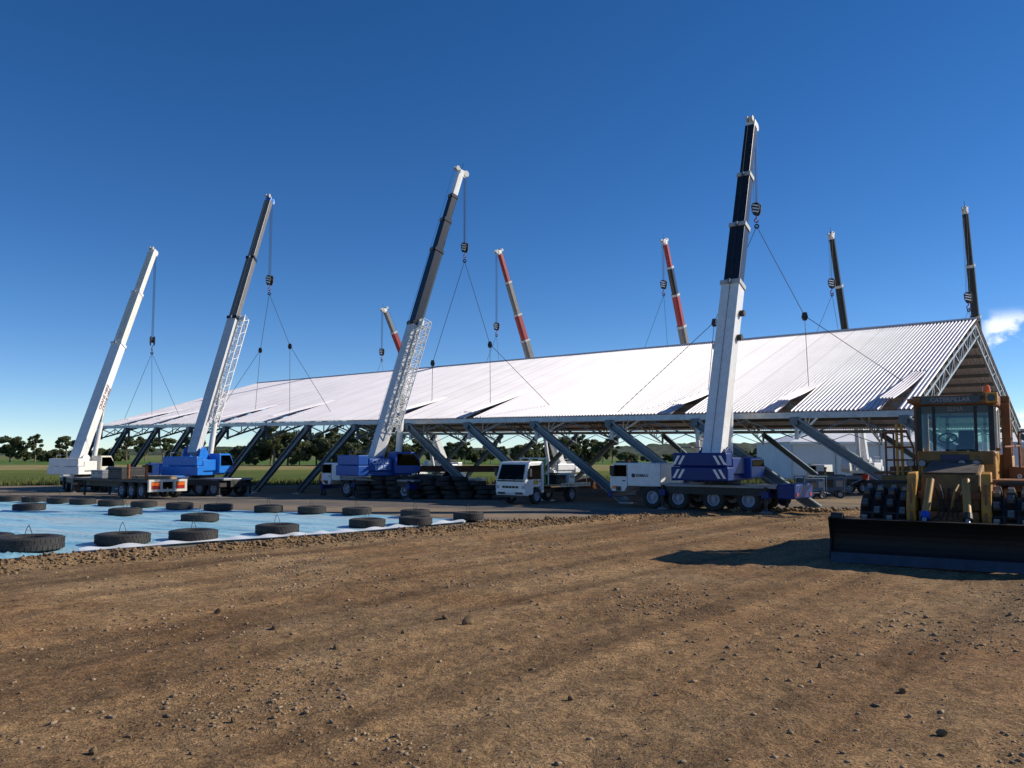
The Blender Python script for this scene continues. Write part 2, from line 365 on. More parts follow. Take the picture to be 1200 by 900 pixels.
def field_build(nt, b, t, noise, ramp, mixc, mapping, bump, voro):
    s = nt.nodes.new('ShaderNodeSeparateXYZ'); nt.links.new(t.outputs['Object'], s.inputs[0])
    # paddocks lie in strips, one crop after another
    w = noise(0.004, 3, 0.5)
    ma = nt.nodes.new('ShaderNodeMath'); ma.operation = 'MULTIPLY_ADD'; nt.links.new(w, ma.inputs[0]); ma.inputs[1].default_value = 40; nt.links.new(s.outputs[1], ma.inputs[2])
    mr = nt.nodes.new('ShaderNodeMapRange'); mr.inputs[1].default_value = 80; mr.inputs[2].default_value = 640; nt.links.new(ma.outputs[0], mr.inputs[0])
    c = ramp(mr.outputs[0], [(0.0, (0.17, 0.18, 0.05)), (0.09, (0.14, 0.17, 0.04)), (0.12, (0.10, 0.13, 0.03)), (0.24, (0.13, 0.155, 0.04)), (0.27, (0.27, 0.23, 0.10)), (0.40, (0.29, 0.24, 0.115)), (0.45, (0.09, 0.155, 0.04)), (0.8, (0.105, 0.17, 0.045)), (1.0, (0.15, 0.165, 0.065))])
    c = mixc(0.7, c, ramp(noise(0.25, 8, 0.7, mapping(0, (0.4, 1, 1))), [(0.3, (0.28, 0.3, 0.28)), (0.7, (0.72, 0.7, 0.68))]), 'OVERLAY')
    c = mixc(0.45, c, ramp(noise(0.03, 5, 0.6), [(0.35, (0.3, 0.36, 0.3)), (0.65, (0.72, 0.66, 0.6))]), 'OVERLAY')
    nt.links.new(c, b.inputs['Base Color']); b.inputs['Roughness'].default_value = 0.95; b.inputs['Specular IOR Level'].default_value = 0.1
    nt.links.new(bump(noise(2.2, 6, 0.7), 0.8, 0.25), b.inputs['Normal'])
ground_nodes('field', field_build)

def grid_object(name, xs, ys, zf, m, keep=None, smooth=True):
    X, Y = np.meshgrid(xs, ys); Z = zf(X, Y); nx, ny = len(xs), len(ys)
    V = np.stack([X.ravel(), Y.ravel(), Z.ravel()], 1)
    i = (np.arange(ny-1)[:, None]*nx + np.arange(nx-1)[None, :]).ravel()
    F = np.stack([i, i+1, i+1+nx, i+nx], 1)
    if keep is not None: F = F[keep(V[F].mean(1))]
    return npmesh(name, V, F, m, 'structure', smooth=smooth)
# fields out to the horizon
fx = np.concatenate([[-9000, -4000, -1500, -700], np.linspace(-400, 400, 41), [700, 1500, 4000, 9000]])
fy = np.concatenate([[-600, -200, -60], np.linspace(0, 400, 51), [500, 700, 1000, 1600, 2600, 4500, 9000]])
grid_object('ground', fx, fy, lambda x, y: gza(y) - 0.10 + 0.0*x, 'field')
# compacted gravel working pad
def pad_keep(c):
    lim = 90 + 0.16*(c[:, 0]+50) + 2.2*fbm(c[:, 0]*0.25, c[:, 1]*0.0, 3, 3)
    return (c[:, 1] < lim) & (c[:, 0] > -75) & (edge_dist(c[:, 0], c[:, 1]) > -1.2)
grid_object('gravel_pad', np.linspace(-76, 120, 160), np.linspace(-12, 128, 150), lambda x, y: gza(y) + 0.05*fbm(x*0.4, y*0.4, 3, 5) - 0.4*np.clip(0.1-edge_dist(x, y), 0, 0.6), 'gravel', pad_keep)
# loose graded earth in the foreground with its rough windrow along the edge
def spaced(a, b, f):
    v = [a]
    while v[-1] < b: v.append(v[-1] + f(v[-1]))
    return np.array(v)
gx = spaced(0, 62, lambda x: 0.036*(1+x/3.2)); gx = np.concatenate([-gx[::-1][:-1], gx])
gy = spaced(-8, 47, lambda y: 0.30 if y < 4 else max(0.04, 0.0072*y))
def dirt_z(x, y):
    d = edge_dist(x, y); c = x*0.788 - y*0.616; a = x*0.616 + y*0.788
    z = 0.03 + 0.10*fbm(x*0.35, y*0.35, 3, 21) + 0.06*fbm(x*1.7, y*1.7, 3, 31) + 0.045*fbm(x*6, y*6, 3, 41)
    z = z + 0.075*fbm(c*1.6, a*0.07, 3, 51) + 0.02*np.maximum(0, fbm(x*13, y*13, 2, 61))
    w = np.exp(-((d+0.55)/0.42)**2)
    fade = np.clip(1-(x-2.5)/4.5, 0.12, 1)
    z = z + w*fade*(0.09 + 0.24*np.maximum(-0.15, fbm(x*3.1, y*3.1, 3, 71)))
    z = z - 0.05*np.exp(-((d+1.7)/0.6)**2)
    z = z*np.clip(1-(d+0.1)/0.5, 0, 1) - 0.14*np.clip((d+0.05)/0.5, 0, 1)
    return z
grid_object('dirt_ground', gx, gy, dirt_z, 'dirt', lambda c: (edge_dist(c[:, 0], c[:, 1]) < 1.0))

# loose stones and clods (nobody could count them)
mat('stone', (0.29, 0.205, 0.125), 0.9, var=0.45, scale=1.3, bump=0.4, bscale=40)
mat('clod', (0.21, 0.135, 0.07), 0.95, var=0.35, scale=2.0, bump=0.5, bscale=30)
ICO = None
def ico():
    global ICO
    if ICO is None:
        bm = bmesh.new(); bmesh.ops.create_icosphere(bm, subdivisions=1, radius=1.0)
        ICO = (np.array([v.co[:] for v in bm.verts]), np.array([[v.index for v in f.verts] for f in bm.faces])); bm.free()
    return ICO
def stones(name, P, S, m, flat=0.6):
    v0, f0 = ico(); n = len(P)
    jit = 1 + 0.95*(nrg.random((n, len(v0), 1))-0.5)
    V = v0[None]*jit*S[:, None, None]
    V = V*np.stack([0.7+0.7*nrg.random(n), 0.7+0.7*nrg.random(n), flat*(0.6+0.7*nrg.random(n))], 1)[:, None, :]
    a = nrg.random(n)*6.28; ca, sa = np.cos(a)[:, None], np.sin(a)[:, None]
    X = V[:, :, 0]*ca - V[:, :, 1]*sa; Y = V[:, :, 0]*sa + V[:, :, 1]*ca
    V = np.stack([X, Y, V[:, :, 2]], 2) + P[:, None, :]
    F = f0[None] + (np.arange(n)*len(v0))[:, None, None]
    return npmesh(name, V.reshape(-1, 3), F.reshape(-1, 3), m, 'stuff')
n = 110000
y = 5.0*np.exp(nrg.random(n)*math.log(38/5.0)); x = (nrg.random(n)*2-1)*(y*0.68+2)
keep = (edge_dist(x, y) < -0.2) & (nrg.random(n) < np.clip(0.06 + 2.2*np.maximum(0, fbm(x*0.42, y*0.42, 4, 91)-0.03), 0, 1))
x, y = x[keep], y[keep]; s = 0.003 + 0.026*nrg.random(len(x))**7 + 0.00062*y*(0.5+nrg.random(len(x)))
st = stones('gravel_stones', np.stack([x, y, dirt_z(x, y)+s*0.12], 1), s, 'stone', 0.62)
tag(st, 'small loose stones strewn over the brown earth', 'stones', kind='stuff')
n = 9000
x = -14 + nrg.random(n)*22; x = np.where((x > 3) & (nrg.random(n) < 0.6), x-9, x); d = -0.55 + 0.38*nrg.standard_normal(n); y = np.interp(x, BX, BY) + d*1.5
s = 0.012 + 0.045*nrg.random(n)**3.5
st = stones('windrow_clods', np.stack([x, y, dirt_z(x, y)+s*0.3], 1), s, 'clod', 0.75)
tag(st, 'ridge of broken clods and rubble along the edge of the earth', 'clods', kind='stuff')
n = 500
x = 9.5 + nrg.random(n)*6.5; y = 36.7 + nrg.random(n)*1.6 - 0.10*(x-12)**2*0.2; s = 0.03 + 0.11*nrg.random(n)**2
st = stones('dug_clods', np.stack([x, y, 0.02+s*0.5*nrg.random(n)*1.6], 1), s, 'clod', 0.7)
tag(st, 'heap of dug dark clods beside the outriggers of the white-boomed crane', 'clods', kind='stuff')
# the larger single stones
def rock_mesh(seed):
    bm = bmesh.new(); bmesh.ops.create_icosphere(bm, subdivisions=2, radius=1.0); r = random.Random(seed)
    ds = [(Vector((r.gauss(0, 1), r.gauss(0, 1), r.gauss(0, 1))).normalized(), 0.55+0.3*r.random()) for _ in range(9)]
    for v in bm.verts:
        for dd, lim in ds:
            p = v.co.dot(dd)
            if p > lim: v.co -= dd*(p-lim)
    me = bpy.data.meshes.new('loose_rock'); bm.to_mesh(me); bm.free(); return me
rocks = [rock_mesh(i) for i in range(4)]
for i, (rx, ry, rs, lab) in enumerate([(-0.64, 12.6, 0.105, 'upright dark brown clod standing alone on the bare earth'), (-2.2, 11.0, 0.085, 'dark flat rock among crumbs on the bare earth'),
        (3.79, 7.75, 0.06, None), (-3.3, 12.2, 0.085, None), (-3.5, 7.35, 0.06, None), (-1.0, 13.1, 0.06, None), (4.1, 9.2, 0.055, None), (-4.6, 13.6, 0.07, None), (3.6, 10.2, 0.05, None), (-2.6, 8.2, 0.045, None), (0.6, 8.9, 0.05, None), (-1.5, 12.0, 0.05, None)]):
    o = link('loose_rock', rocks[i % 4], 'clod'); o.location = (rx, ry, float(dirt_z(np.array([rx]), np.array([ry]))[0])+rs*0.35)
    o.scale = (rs, rs*0.85, rs*(0.95 if i == 0 else 0.6)); o.rotation_euler = (0.2*i, 0.1*i, i*1.3)
    tag(o, lab or 'small dark rock lying on the bare earth', 'rock', None if lab else 'dark rocks on the bare earth')

# long grass along the edge of the pad
def blades(name, P, h, w, m):
    n = len(P); a = nrg.random(n)*6.28; dx = np.stack([np.cos(a), np.sin(a), 0*a], 1)*w[:, None]
    tip = P + np.stack([0.35*h*(nrg.random(n)-0.5), 0.35*h*(nrg.random(n)-0.5), h], 1)
    V = np.stack([P-dx, P+dx, tip], 1).reshape(-1, 3); F = np.arange(3*n).reshape(-1, 3)
    return npmesh(name, V, F, m, 'stuff')
mat('grass_blade', (0.15, 0.17, 0.045), 0.8, var=0.4, scale=0.25)
n = 30000
x = -62 + nrg.random(n)*100; e0 = 90 + 0.16*(x+50)
y = e0 + 0.2 + 26*nrg.random(n)**1.8; pr = nrg.random(n) < np.clip(0.55+1.8*fbm(x*0.12, y*0.3, 3, 101), 0.1, 1); x, y = x[pr], y[pr]; n = len(x)
g = blades('long_grass', np.stack([x, y, gza(y)-0.12], 1), 0.25+0.55*nrg.random(n)*np.clip(1.2+1.5*fbm(x*0.1, y*0.1, 3, 7), 0.4, 1.6), 0.05+0.08*nrg.random(n), 'grass_blade')
tag(g, 'long green grass at the edge of the paddock', 'grass', kind='stuff')

# low wooded hills on the horizon
mat('wooded_hill', (0.042, 0.062, 0.034), 0.95, var=0.45, scale=0.035, bump=0.0, detail=9)
def hill(x0, x1, y0, w, h, seed):
    nx, ny = 260, 40; xs = np.linspace(x0, x1, nx); ys = np.linspace(y0, y0+w, ny)
    X, Y = np.meshgrid(xs, ys); t = (X-x0)/(x1-x0); u = (Y-y0)/w
    Z = -3 + h*np.sin(np.pi*np.clip(u, 0, 1)*0.5)*np.clip(np.sin(np.pi*t)**0.6*(0.75+0.9*fbm(t*5, u*2, 3, seed)), 0, 2) + 9*fbm(X*0.03, Y*0.03, 3, seed+3)*(u > 0.05) + 5*vnoise(X*0.11, Y*0.11, seed+9)*(u > 0.05)
    V = np.stack([X.ravel(), Y.ravel(), Z.ravel()], 1); i = (np.arange(ny-1)[:, None]*nx+np.arange(nx-1)[None, :]).ravel()
    return npmesh('hill', V, np.stack([i, i+1, i+1+nx, i+nx], 1), 'wooded_hill', 'structure')
hill(60, 900, 1150, 500, 30, 4)
hill(-1500, 350, 2300, 500, 34, 8)

# ================================================================== TREES
mat('leaf_dark', (0.115, 0.140, 0.065), 0.75, var=0.4, scale=0.5)
mat('leaf_mid', (0.120, 0.145, 0.062), 0.75, var=0.4, scale=0.5)
mat('leaf_pale', (0.150, 0.170, 0.080), 0.75, var=0.4, scale=0.5)
def tree_mesh(h, spread, base, nclump, leaves, seed, m, leaf=0.62):
    nclump = int(nclump*1.15); leaves = int(leaves*1.9)
    r = np.random.default_rng(seed); rr = random.Random(seed)
    cen = []
    while len(cen) < nclump:
        p = r.uniform(-1, 1, 3)
        if p @ p < 1 and p @ p > 0.12: cen.append(p*np.array([spread, spread, (h-base)/2])*np.array([1, 1, 0.92]) + np.array([0, 0, (h+base)/2]))
    cen = np.array(cen); rad = spread*(0.17+0.24*r.random(nclump))
    P = []
    for c, q in zip(cen, rad):
        k = int(leaves/nclump); d = r.standard_normal((k, 3)); d /= np.linalg.norm(d, axis=1)[:, None]
        P.append(c + d*(q*(0.35+0.65*r.random((k, 1))**0.5))*np.array([1, 1, 0.68]))
    P = np.concatenate(P); n = len(P)
    a = r.standard_normal((n, 3)); a /= np.linalg.norm(a, axis=1)[:, None]; b = np.cross(a, r.standard_normal((n, 3))); b /= np.linalg.norm(b, axis=1)[:, None]
    s = leaf*(0.5+0.9*r.random((n, 1)))
    V = np.stack([P-a*s*0.7, P+b*s*0.5, P+a*s*0.9, P-b*s*0.5], 1).reshape(-1, 3); F = np.arange(4*n).reshape(-1, 4)
    crown = npmesh('crown', V, F, m)
    mb = MB(); top = Vector((0.12*spread*rr.uniform(-1, 1), 0, base+0.45*(h-base))); mb.tube((0, 0, -0.6), (top*0.5), 0.028*h, 8, 0.02*h); mb.tube(top*0.5, top, 0.02*h, 7, 0.010*h)
    for c in cen[:7]:
        s0 = top*rr.uniform(0.45, 0.95); mb.tube(s0, c, 0.011*h, 5, 0.003*h)
    trunk = mb.build('trunk', 'bark')
    cm_, tm_ = crown.data, trunk.data
    bpy.data.objects.remove(crown, do_unlink=True); bpy.data.objects.remove(trunk, do_unlink=True)
    return cm_, tm_
for m_ in ('leaf_dark', 'leaf_mid', 'leaf_pale', 'grass_blade'):          # leaves let some light through
    nt_ = M[m_].node_tree; b_ = nt_.nodes['Principled BSDF']; o_ = nt_.nodes['Material Output']; tr_ = nt_.nodes.new('ShaderNodeBsdfTranslucent'); mx_ = nt_.nodes.new('ShaderNodeMixShader'); mx_.inputs[0].default_value = 0.4
    src = b_.inputs['Base Color'].links[0].from_socket; nt_.links.new(src, tr_.inputs[0]); nt_.links.new(b_.outputs[0], mx_.inputs[1]); nt_.links.new(tr_.outputs[0], mx_.inputs[2]); nt_.links.new(mx_.outputs[0], o_.inputs[0])
TREES = {
 'broad': tree_mesh(12, 5.0, 2.2, 26, 2600, 1, 'leaf_dark'), 'tall': tree_mesh(14, 3.4, 4.0, 18, 1900, 2, 'leaf_mid'),
 'loose': tree_mesh(12, 4.4, 4.5, 13, 1300, 3, 'leaf_pale'), 'bushy': tree_mesh(7, 4.2, 0.4, 24, 2200, 4, 'leaf_dark'),
 'scrub': tree_mesh(4, 3.6, 0.1, 20, 1500, 5, 'leaf_mid'), 'oval': tree_mesh(11, 3.6, 1.2, 22, 2100, 6, 'leaf_mid'),
 'leafy': tree_mesh(8, 4.0, 0.5, 24, 2300, 8, 'leaf_pale')}
TLAB = {'broad': 'broad dark gum tree', 'tall': 'tall narrow gum tree', 'loose': 'sparse pale gum tree with open crown', 'bushy': 'dense dark rounded bushy tree', 'scrub': 'low spreading scrub tree', 'oval': 'oval mid green tree', 'leafy': 'light green leafy tree'}
def tree(kind, x, y, sc, where, group, rz=None):
    c, t = TREES[kind]
    e = thing('gum_tree' if kind in ('broad', 'tall', 'loose') else 'bushy_tree', TLAB[kind]+' '+where, 'tree', (x, y, gz(x, y)-0.1), rz if rz is not None else rng.uniform(0, 6), group)
    e.scale = (sc*rng.uniform(0.9, 1.15), sc*rng.uniform(0.9, 1.15), sc)
    link('crown', c, None, e); link('trunk', t, None, e)
def px(p, y): return (p-600)/1000*y
g1 = 'trees along the far paddock left of the white crane'; w1 = 'in the far paddock beyond the white crane'
for k, p, yy, sc in [('broad', 14, 400, 1.08), ('tall', 43, 400, 0.95), ('loose', 80, 410, 1.12), ('broad', -22, 420, 0.85), ('scrub', 62, 420, 1.3), ('bushy', 68, 430, 0.85), ('scrub', 95, 430, 1.4), ('bushy', 30, 440, 0.8), ('loose', 150, 400, 1.1), ('tall', 165, 420, 0.9), ('scrub', 108, 420, 1.6), ('scrub', 128, 440, 1.7), ('bushy', 118, 440, 0.9), ('oval', 172, 410, 1.0), ('scrub', 52, 450, 1.4), ('scrub', 140, 450, 1.6)]:
    tree(k, px(p, yy), yy, sc, w1, g1)
g2 = 'trees seen under the left half of the roof'; w2 = 'seen between the left-leaning steel legs'
for k, p, yy, sc in [('loose', 192, 380, 1.0), ('bushy', 205, 400, 0.8), ('loose', 228, 360, 1.0), ('scrub', 250, 380, 1.4), ('scrub', 270, 390, 1.5), ('bushy', 300, 290, 1.05), ('bushy', 286, 300, 0.9), ('broad', 318, 300, 1.0), ('broad', 338, 290, 1.05), ('bushy', 352, 280, 1.1), ('broad', 372, 290, 1.0), ('tall', 392, 285, 0.9), ('broad', 404, 295, 1.0), ('bushy', 388, 280, 1.2), ('broad', 428, 290, 1.05), ('bushy', 415, 275, 1.0), ('oval', 445, 295, 1.0), ('tall', 322, 280, 1.0), ('broad', 455, 300, 0.95), ('bushy', 470, 300, 1.0), ('oval', 490, 310, 0.9)]:
    tree(k, px(p, yy), yy, sc, w2, g2)
g3 = 'trees seen under the right half of the roof'; w3 = 'seen between the right-leaning steel legs'
for k, p, yy, sc in [('oval', 505, 330, 0.85), ('scrub', 520, 340, 1.5), ('broad', 533, 330, 0.75), ('oval', 545, 320, 0.8), ('scrub', 560, 350, 1.4), ('broad', 575, 340, 0.72), ('oval', 588, 330, 0.65), ('bushy', 612, 300, 0.95), ('broad', 625, 310, 0.72), ('oval', 640, 320, 0.8), ('loose', 655, 330, 0.95), ('broad', 668, 340, 0.8), ('tall', 682, 350, 0.85), ('loose', 694, 350, 0.9), ('oval', 706, 345, 0.85), ('scrub', 690, 360, 1.6), ('tall', 717, 350, 0.8), ('scrub', 660, 360, 1.5), ('scrub', 735, 420, 1.2), ('scrub', 760, 430, 1.0), ('scrub', 785, 430, 1.0)]:
    tree(k, px(p, yy), yy, sc, w3, g3)
g4 = 'leafy trees beside the white marquee'; w4 = 'beside the white marquee'
for k, p, yy, sc in [('leafy', 882, 190, 0.62), ('bushy', 905, 175, 0.85), ('leafy', 914, 160, 0.65), ('bushy', 925, 170, 0.8), ('leafy', 893, 165, 0.5), ('broad', 918, 190, 0.52), ('bushy', 868, 220, 0.6)]:
    tree(k, px(p, yy), yy, sc, w4, g4)

# ================================================================== MARQUEE behind the building
mq = thing('marquee', 'long white fabric marquee with pale walls behind the steel roof', 'marquee', (36.6, 112, gz(0, 112)))
mqw = 52; dpt = 16; eh = 5.3; rh = 7.3
mb = MB()
for i in range(9):
    a = mqw*i/9
    MB().span((a+0.05, 0.05, 0), (a+mqw/9-0.05, 0.15, eh)).build('wall_panel', 'canvas_wall_shaded', mq)
    MB().span((a-0.08, -0.1, 0), (a+0.08, 0.04, eh)).build('post', 'galv_steel', mq)
MB().span((0, 0.2, 0), (0.12, dpt, eh)).build('end_wall', 'canvas_wall_shaded', mq)
MB().span((mqw-0.12, 0.2, 0), (mqw, dpt, eh)).build('end_wall', 'canvas_wall_shaded', mq)
MB().span((0.15, dpt-0.12, 0), (mqw-0.15, dpt, eh)).build('wall_panel', 'canvas_wall_shaded', mq)
o_ = 0.35
MB().add([(-o_, -o_, eh), (mqw+o_, -o_, eh), (mqw+o_, dpt+o_, eh), (-o_, dpt+o_, eh), (7, dpt/2, rh), (mqw-7, dpt/2, rh)], [(0, 1, 5, 4), (1, 2, 5), (2, 3, 4, 5), (3, 0, 4), (3, 2, 1, 0)]).build('roof', 'canvas_white', mq)
MB().span((-o_, -o_-0.03, eh-0.3), (mqw+o_, -o_, eh-0.003)).build('valance', 'canvas_white', mq)
# ================================================================== THE STEEL ROOF BEING LIFTED
LD = Vector((-0.793, 0.610, 0)).normalized(); WD = Vector((LD.y, -LD.x, 0))       # along the eave / across the span
E0 = Vector((16.66, 35.6, 0)); RL = 67.8; HW = 16.8; NB = 14; BAY = RL/NB
bld = thing('steel_roof', 'long white corrugated gable roof on splayed steel legs, slung from cranes', 'roof building', E0, math.atan2(-LD.y, -LD.x))
def rz_(l, s):
    ze = 4.35 + 0.70*l/RL; zr = 10.30 - 0.30*l/RL
    return ze + (zr-ze)*(s if s <= 1 else 2-s)
def RP(l, s, dz=0.0): return Vector((-l, s*HW, rz_(l, s)+dz))
def world_roof(l, s, dz=0.0): return E0 + LD*l + WD*(s*HW) + Vector((0, 0, rz_(l, s)+dz))
# zincalume sheeting
def sheet_build(nt, b, t, noise, ramp, mixc, mapping, bump, voro):
    c = ramp(noise(0.35, 5, 0.6), [(0.3, (0.62, 0.605, 0.65)), (0.7, (0.72, 0.70, 0.75))])
    c = mixc(0.35, c, ramp(noise(3.0, 6, 0.65, mapping(0, (1.0, 0.12, 0.12))), [(0.3, (0.38, 0.38, 0.39)), (0.7, (0.62, 0.61, 0.61))]), 'OVERLAY')
    s = nt.nodes.new('ShaderNodeSeparateXYZ'); nt.links.new(t.outputs['Object'], s.inputs[0])
    d = nt.nodes.new('ShaderNodeMath'); d.operation = 'MULTIPLY'; d.inputs[1].default_value = 1/0.842; nt.links.new(s.outputs[0], d.inputs[0])
    f = nt.nodes.new('ShaderNodeMath'); f.operation = 'FLOOR'; nt.links.new(d.outputs[0], f.inputs[0])
    wn_ = nt.nodes.new('ShaderNodeTexWhiteNoise'); wn_.noise_dimensions = '1D'; nt.links.new(f.outputs[0], wn_.inputs['W'])
    c = mixc(0.55, c, ramp(wn_.outputs[0], [(0.0, (0.40, 0.40, 0.41)), (1.0, (0.58, 0.57, 0.57))]), 'OVERLAY')      # one tone to each sheet
    fr = nt.nodes.new('ShaderNodeMath'); fr.operation = 'FRACT'; nt.links.new(d.outputs[0], fr.inputs[0])
    c = mixc(1.0, c, ramp(fr.outputs[0], [(0.0, (0.78, 0.76, 0.78)), (0.05, (0.78, 0.76, 0.78)), (0.07, (1, 1, 1)), (1.0, (1, 1, 1))]), 'MULTIPLY')   # dirt line along each lap
    nt.links.new(c, b.inputs['Base Color']); b.inputs['Roughness'].default_value = 0.48; b.inputs['Metallic'].default_value = 0.0
ground_nodes('zinc_sheet', sheet_build)
FLAPS = [(0.55, 0.34, 0.45), (5.05, 0.27, 0.50), (10.35, 0.27, 0.45), (23.9, 0.36, 0.32), (30.4, 0.30, 0.42), (42.7, 0.34, 0.40), (49.0, 0.30, 0.42), (57.8, 0.30, 0.40), (62.9, 0.30, 0.45)]
FW = 0.66; RIB = BAY/26; RH = 0.062
def prof(n):
    out_ = []
    for i in range(n):
        o = i*RIB; out_ += [(o, 0.0), (o+RIB*0.16, RH), (o+RIB*0.42, RH), (o+RIB*0.58, 0.0)]
    return out_ + [(n*RIB, 0.0)]
PR = prof(26); NS = 20
_rl = np.linspace(-1, RL+1, 700); _rt = [0.11*fbm(_rl*0.22, np.full_like(_rl, q*0.9), 3, 77) for q in range(-1, 5)]
def ripple(l, s):
    """the thin sheeting is buckled and wavy while it hangs from the slings"""
    q = s*1.6+0.5; i = int(q); f = q-i; f = f*f*(3-2*f); k = (l+1)/(RL+2)*699; j = int(k); g = k-j
    a = _rt[i][j]*(1-g)+_rt[i][min(j+1, 699)]*g; b = _rt[i+1][j]*(1-g)+_rt[i+1][min(j+1, 699)]*g
    e = min(1.0, abs(s-1)*8)*min(1.0, min(s, 2-s)*6+0.15)
    return (a*(1-f)+b*f)*e
def sheet_panel(bay, side):
    l0 = bay*BAY; vs = []; fs = []
    for j in range(NS+1):
        s = j/NS; s2 = s if side == 0 else 2-s
        for (dl, h) in PR: vs.append(RP(l0+dl, s2, h+0.004+ripple(l0+dl, s2)))
    k = len(PR)
    for j in range(NS):
        for i in range(k-1):
            lm = l0 + (PR[i][0]+PR[i+1][0])/2; sm = (j+0.5)/NS
            if side == 0 and any(a < lm < a+FW and sm < ss for a, ss, _ in FLAPS): continue
            fs.append((j*k+i, j*k+i+1, (j+1)*k+i+1, (j+1)*k+i))
    MB().add(vs, fs).build('roof_sheet', 'zinc_sheet', bld)
for b_ in range(NB):
    for sd_ in (0, 1): sheet_panel(b_, sd_)
# sheets folded back where the slings pass through
for a, ss, lift in FLAPS:
    vs = []; fs = []; P4 = prof(5); k = len(P4)
    for j in range(11):
        s = ss*(1-j/10) ; q = (j/10)
        for (dl, h) in P4:
            p = RP(a+dl*FW/(5*RIB)*0.98, s, h+0.03 + lift*q**1.25 + 0.05*math.sin(3*q)*(dl-0.4)); p.x -= 0.12*q*q; vs.append(p)
    for j in range(10):
        for i in range(k-1): fs.append((j*k+i, j*k+i+1, (j+1)*k+i+1, (j+1)*k+i))
    o = MB().add(vs, fs).build('lifted_sheet', 'zinc_sheet', bld); o['label'] = 'roof sheet bent up off the roof at a lifting point'
# ridge capping and eave beams
mb = MB()
for s0, s1 in ((0.975, 1.0), (1.0, 1.025)):
    mb.add([RP(-0.1, s0, 0.085), RP(RL+0.1, s0, 0.085), RP(RL+0.1, s1, 0.085 if s1 != 1.0 else 0.09), RP(-0.1, s1, 0.085 if s1 != 1.0 else 0.09)], [(0, 1, 2, 3)])
mb.build('ridge_cap', 'galv_steel', bld)
for s in (0.0, 2.0):
    sg = -1 if s == 0 else 1
    o1 = RP(-0.15, s, -0.16); o2 = RP(RL+0.15, s, -0.16); o1.y += sg*0.06; o2.y += sg*0.06
    MB().bar(o1, o2, 0.10, 0.26).build('eave_beam', 'galv_steel', bld)
# purlins
for side in (0, 1):
    for i in range(1, 12):
        s = i/12*0.985; s = s if side == 0 else 2-s
        o = MB().bar(RP(0.03, s, -0.19), RP(RL-0.03, s, -0.19), 0.075, 0.22).build('purlin', 'purlin_steel', bld)
# lattice rafters: one frame to each bay line; the gable frame's members are built one by one
def frame_members(k):
    l = min(max(k*BAY, 0.12), RL-0.12); mem = []
    T, B = -0.38, -1.15; N = 13
    for sg in (0, 1):
        S = (lambda s: s) if sg == 0 else (lambda s: 2-s)
        mem.append(('top_chord', RP(l, S(0.004), T), RP(l, S(1.0), T), 0.12))
        mem.append(('bottom_chord', RP(l, S(0.004), B), RP(l, S(0.985), B), 0.12))
        mem.append(('end_post', RP(l, S(0.004), T+0.1), RP(l, S(0.004), B-0.12), 0.14))
        for i in range(N):
            s0 = (i+0.06)/N; s1 = (i+0.97)/N
            a = RP(l, S(s0), B if i % 2 else T); c = RP(l, S(s1), T if i % 2 else B); mem.append(('web_member', a, c, 0.065))
            mem.append(('web_member', RP(l, S((i+1.0)/N*0.995), T), RP(l, S((i+1.0)/N*0.985), B), 0.055))
    return mem
for k in range(NB+1):
    mem = frame_members(k)
    if k == 0:
        e = bpy.data.objects.new('roof_truss', None); COL.objects.link(e); e.parent = bld
        for nm, a, c, w in mem: MB().bar(a, c, w, w, (1, 0, 0)).build(nm, 'galv_steel', e)
    else:
        mb = MB()
        for nm, a, c, w in mem: mb.bar(a, c, w, w, (1, 0, 0))
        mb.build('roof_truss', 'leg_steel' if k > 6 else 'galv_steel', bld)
# splayed legs: hinged at the eave, dragging in along the ground as the roof goes up
def leg(k, s):
    l = min(max(k*BAY, 0.25), RL-0.25); sg = -1 if k <= 6 else 1
    dz = -0.42 if s == 0 else -0.42
    top = RP(l, s, dz); run = 5.8
    fw = E0 + LD*(l+sg*run) + WD*(s*HW)
    foot = Vector((-(l+sg*run), s*HW, gz(fw.x, fw.y)+0.06))
    off = -0.16 if s == 0 else 0.16
    top.y += off; foot.y += off
    a = (foot-top).normalized(); nrm = a.cross(Vector((0, 1, 0))).normalized()
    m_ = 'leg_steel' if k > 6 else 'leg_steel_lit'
    mb = MB(); d_ = 0.36
    mb.bar(top, foot, 0.03, d_-0.06, nrm)
    o = mb.build('leg', 'leg_steel', bld)
    for q in (-1, 1): MB().bar(top+nrm*q*d_/2, foot+nrm*q*d_/2, 0.26, 0.06, nrm).build('flange', 'leg_steel' if k > 6 else 'flange_steel_lit', o)  # right-leaning flanges coloured as sunlit, left-leaning ones as shaded, the steel being alike
    MB().box((foot.x, foot.y, foot.z-0.03), (0.62, 0.42, 0.05)).build('base_plate', 'galv_steel', o)
    MB().box(top, (0.34, 0.32, 0.36)).build('hinge_bracket', 'leg_steel', o)
for k in range(NB+1):
    leg(k, 0.0); leg(k, 2.0)
# light bracing rods between truss feet along both eaves
for s in (0.0, 2.0):
    for k in range(NB):
        a = RP(k*BAY+0.2, s, -1.15); c = RP((k+0.5)*BAY, s, -0.35); d = RP((k+1)*BAY-0.2, s, -1.15)
        off = 0.1 if s == 0 else -0.1
        for v in (a, c, d): v.y += off
        MB().bar(a, c, 0.05, 0.05).build('knee_brace', 'leg_steel', bld)
        MB().bar(d, c, 0.05, 0.05).build('knee_brace', 'leg_steel', bld)
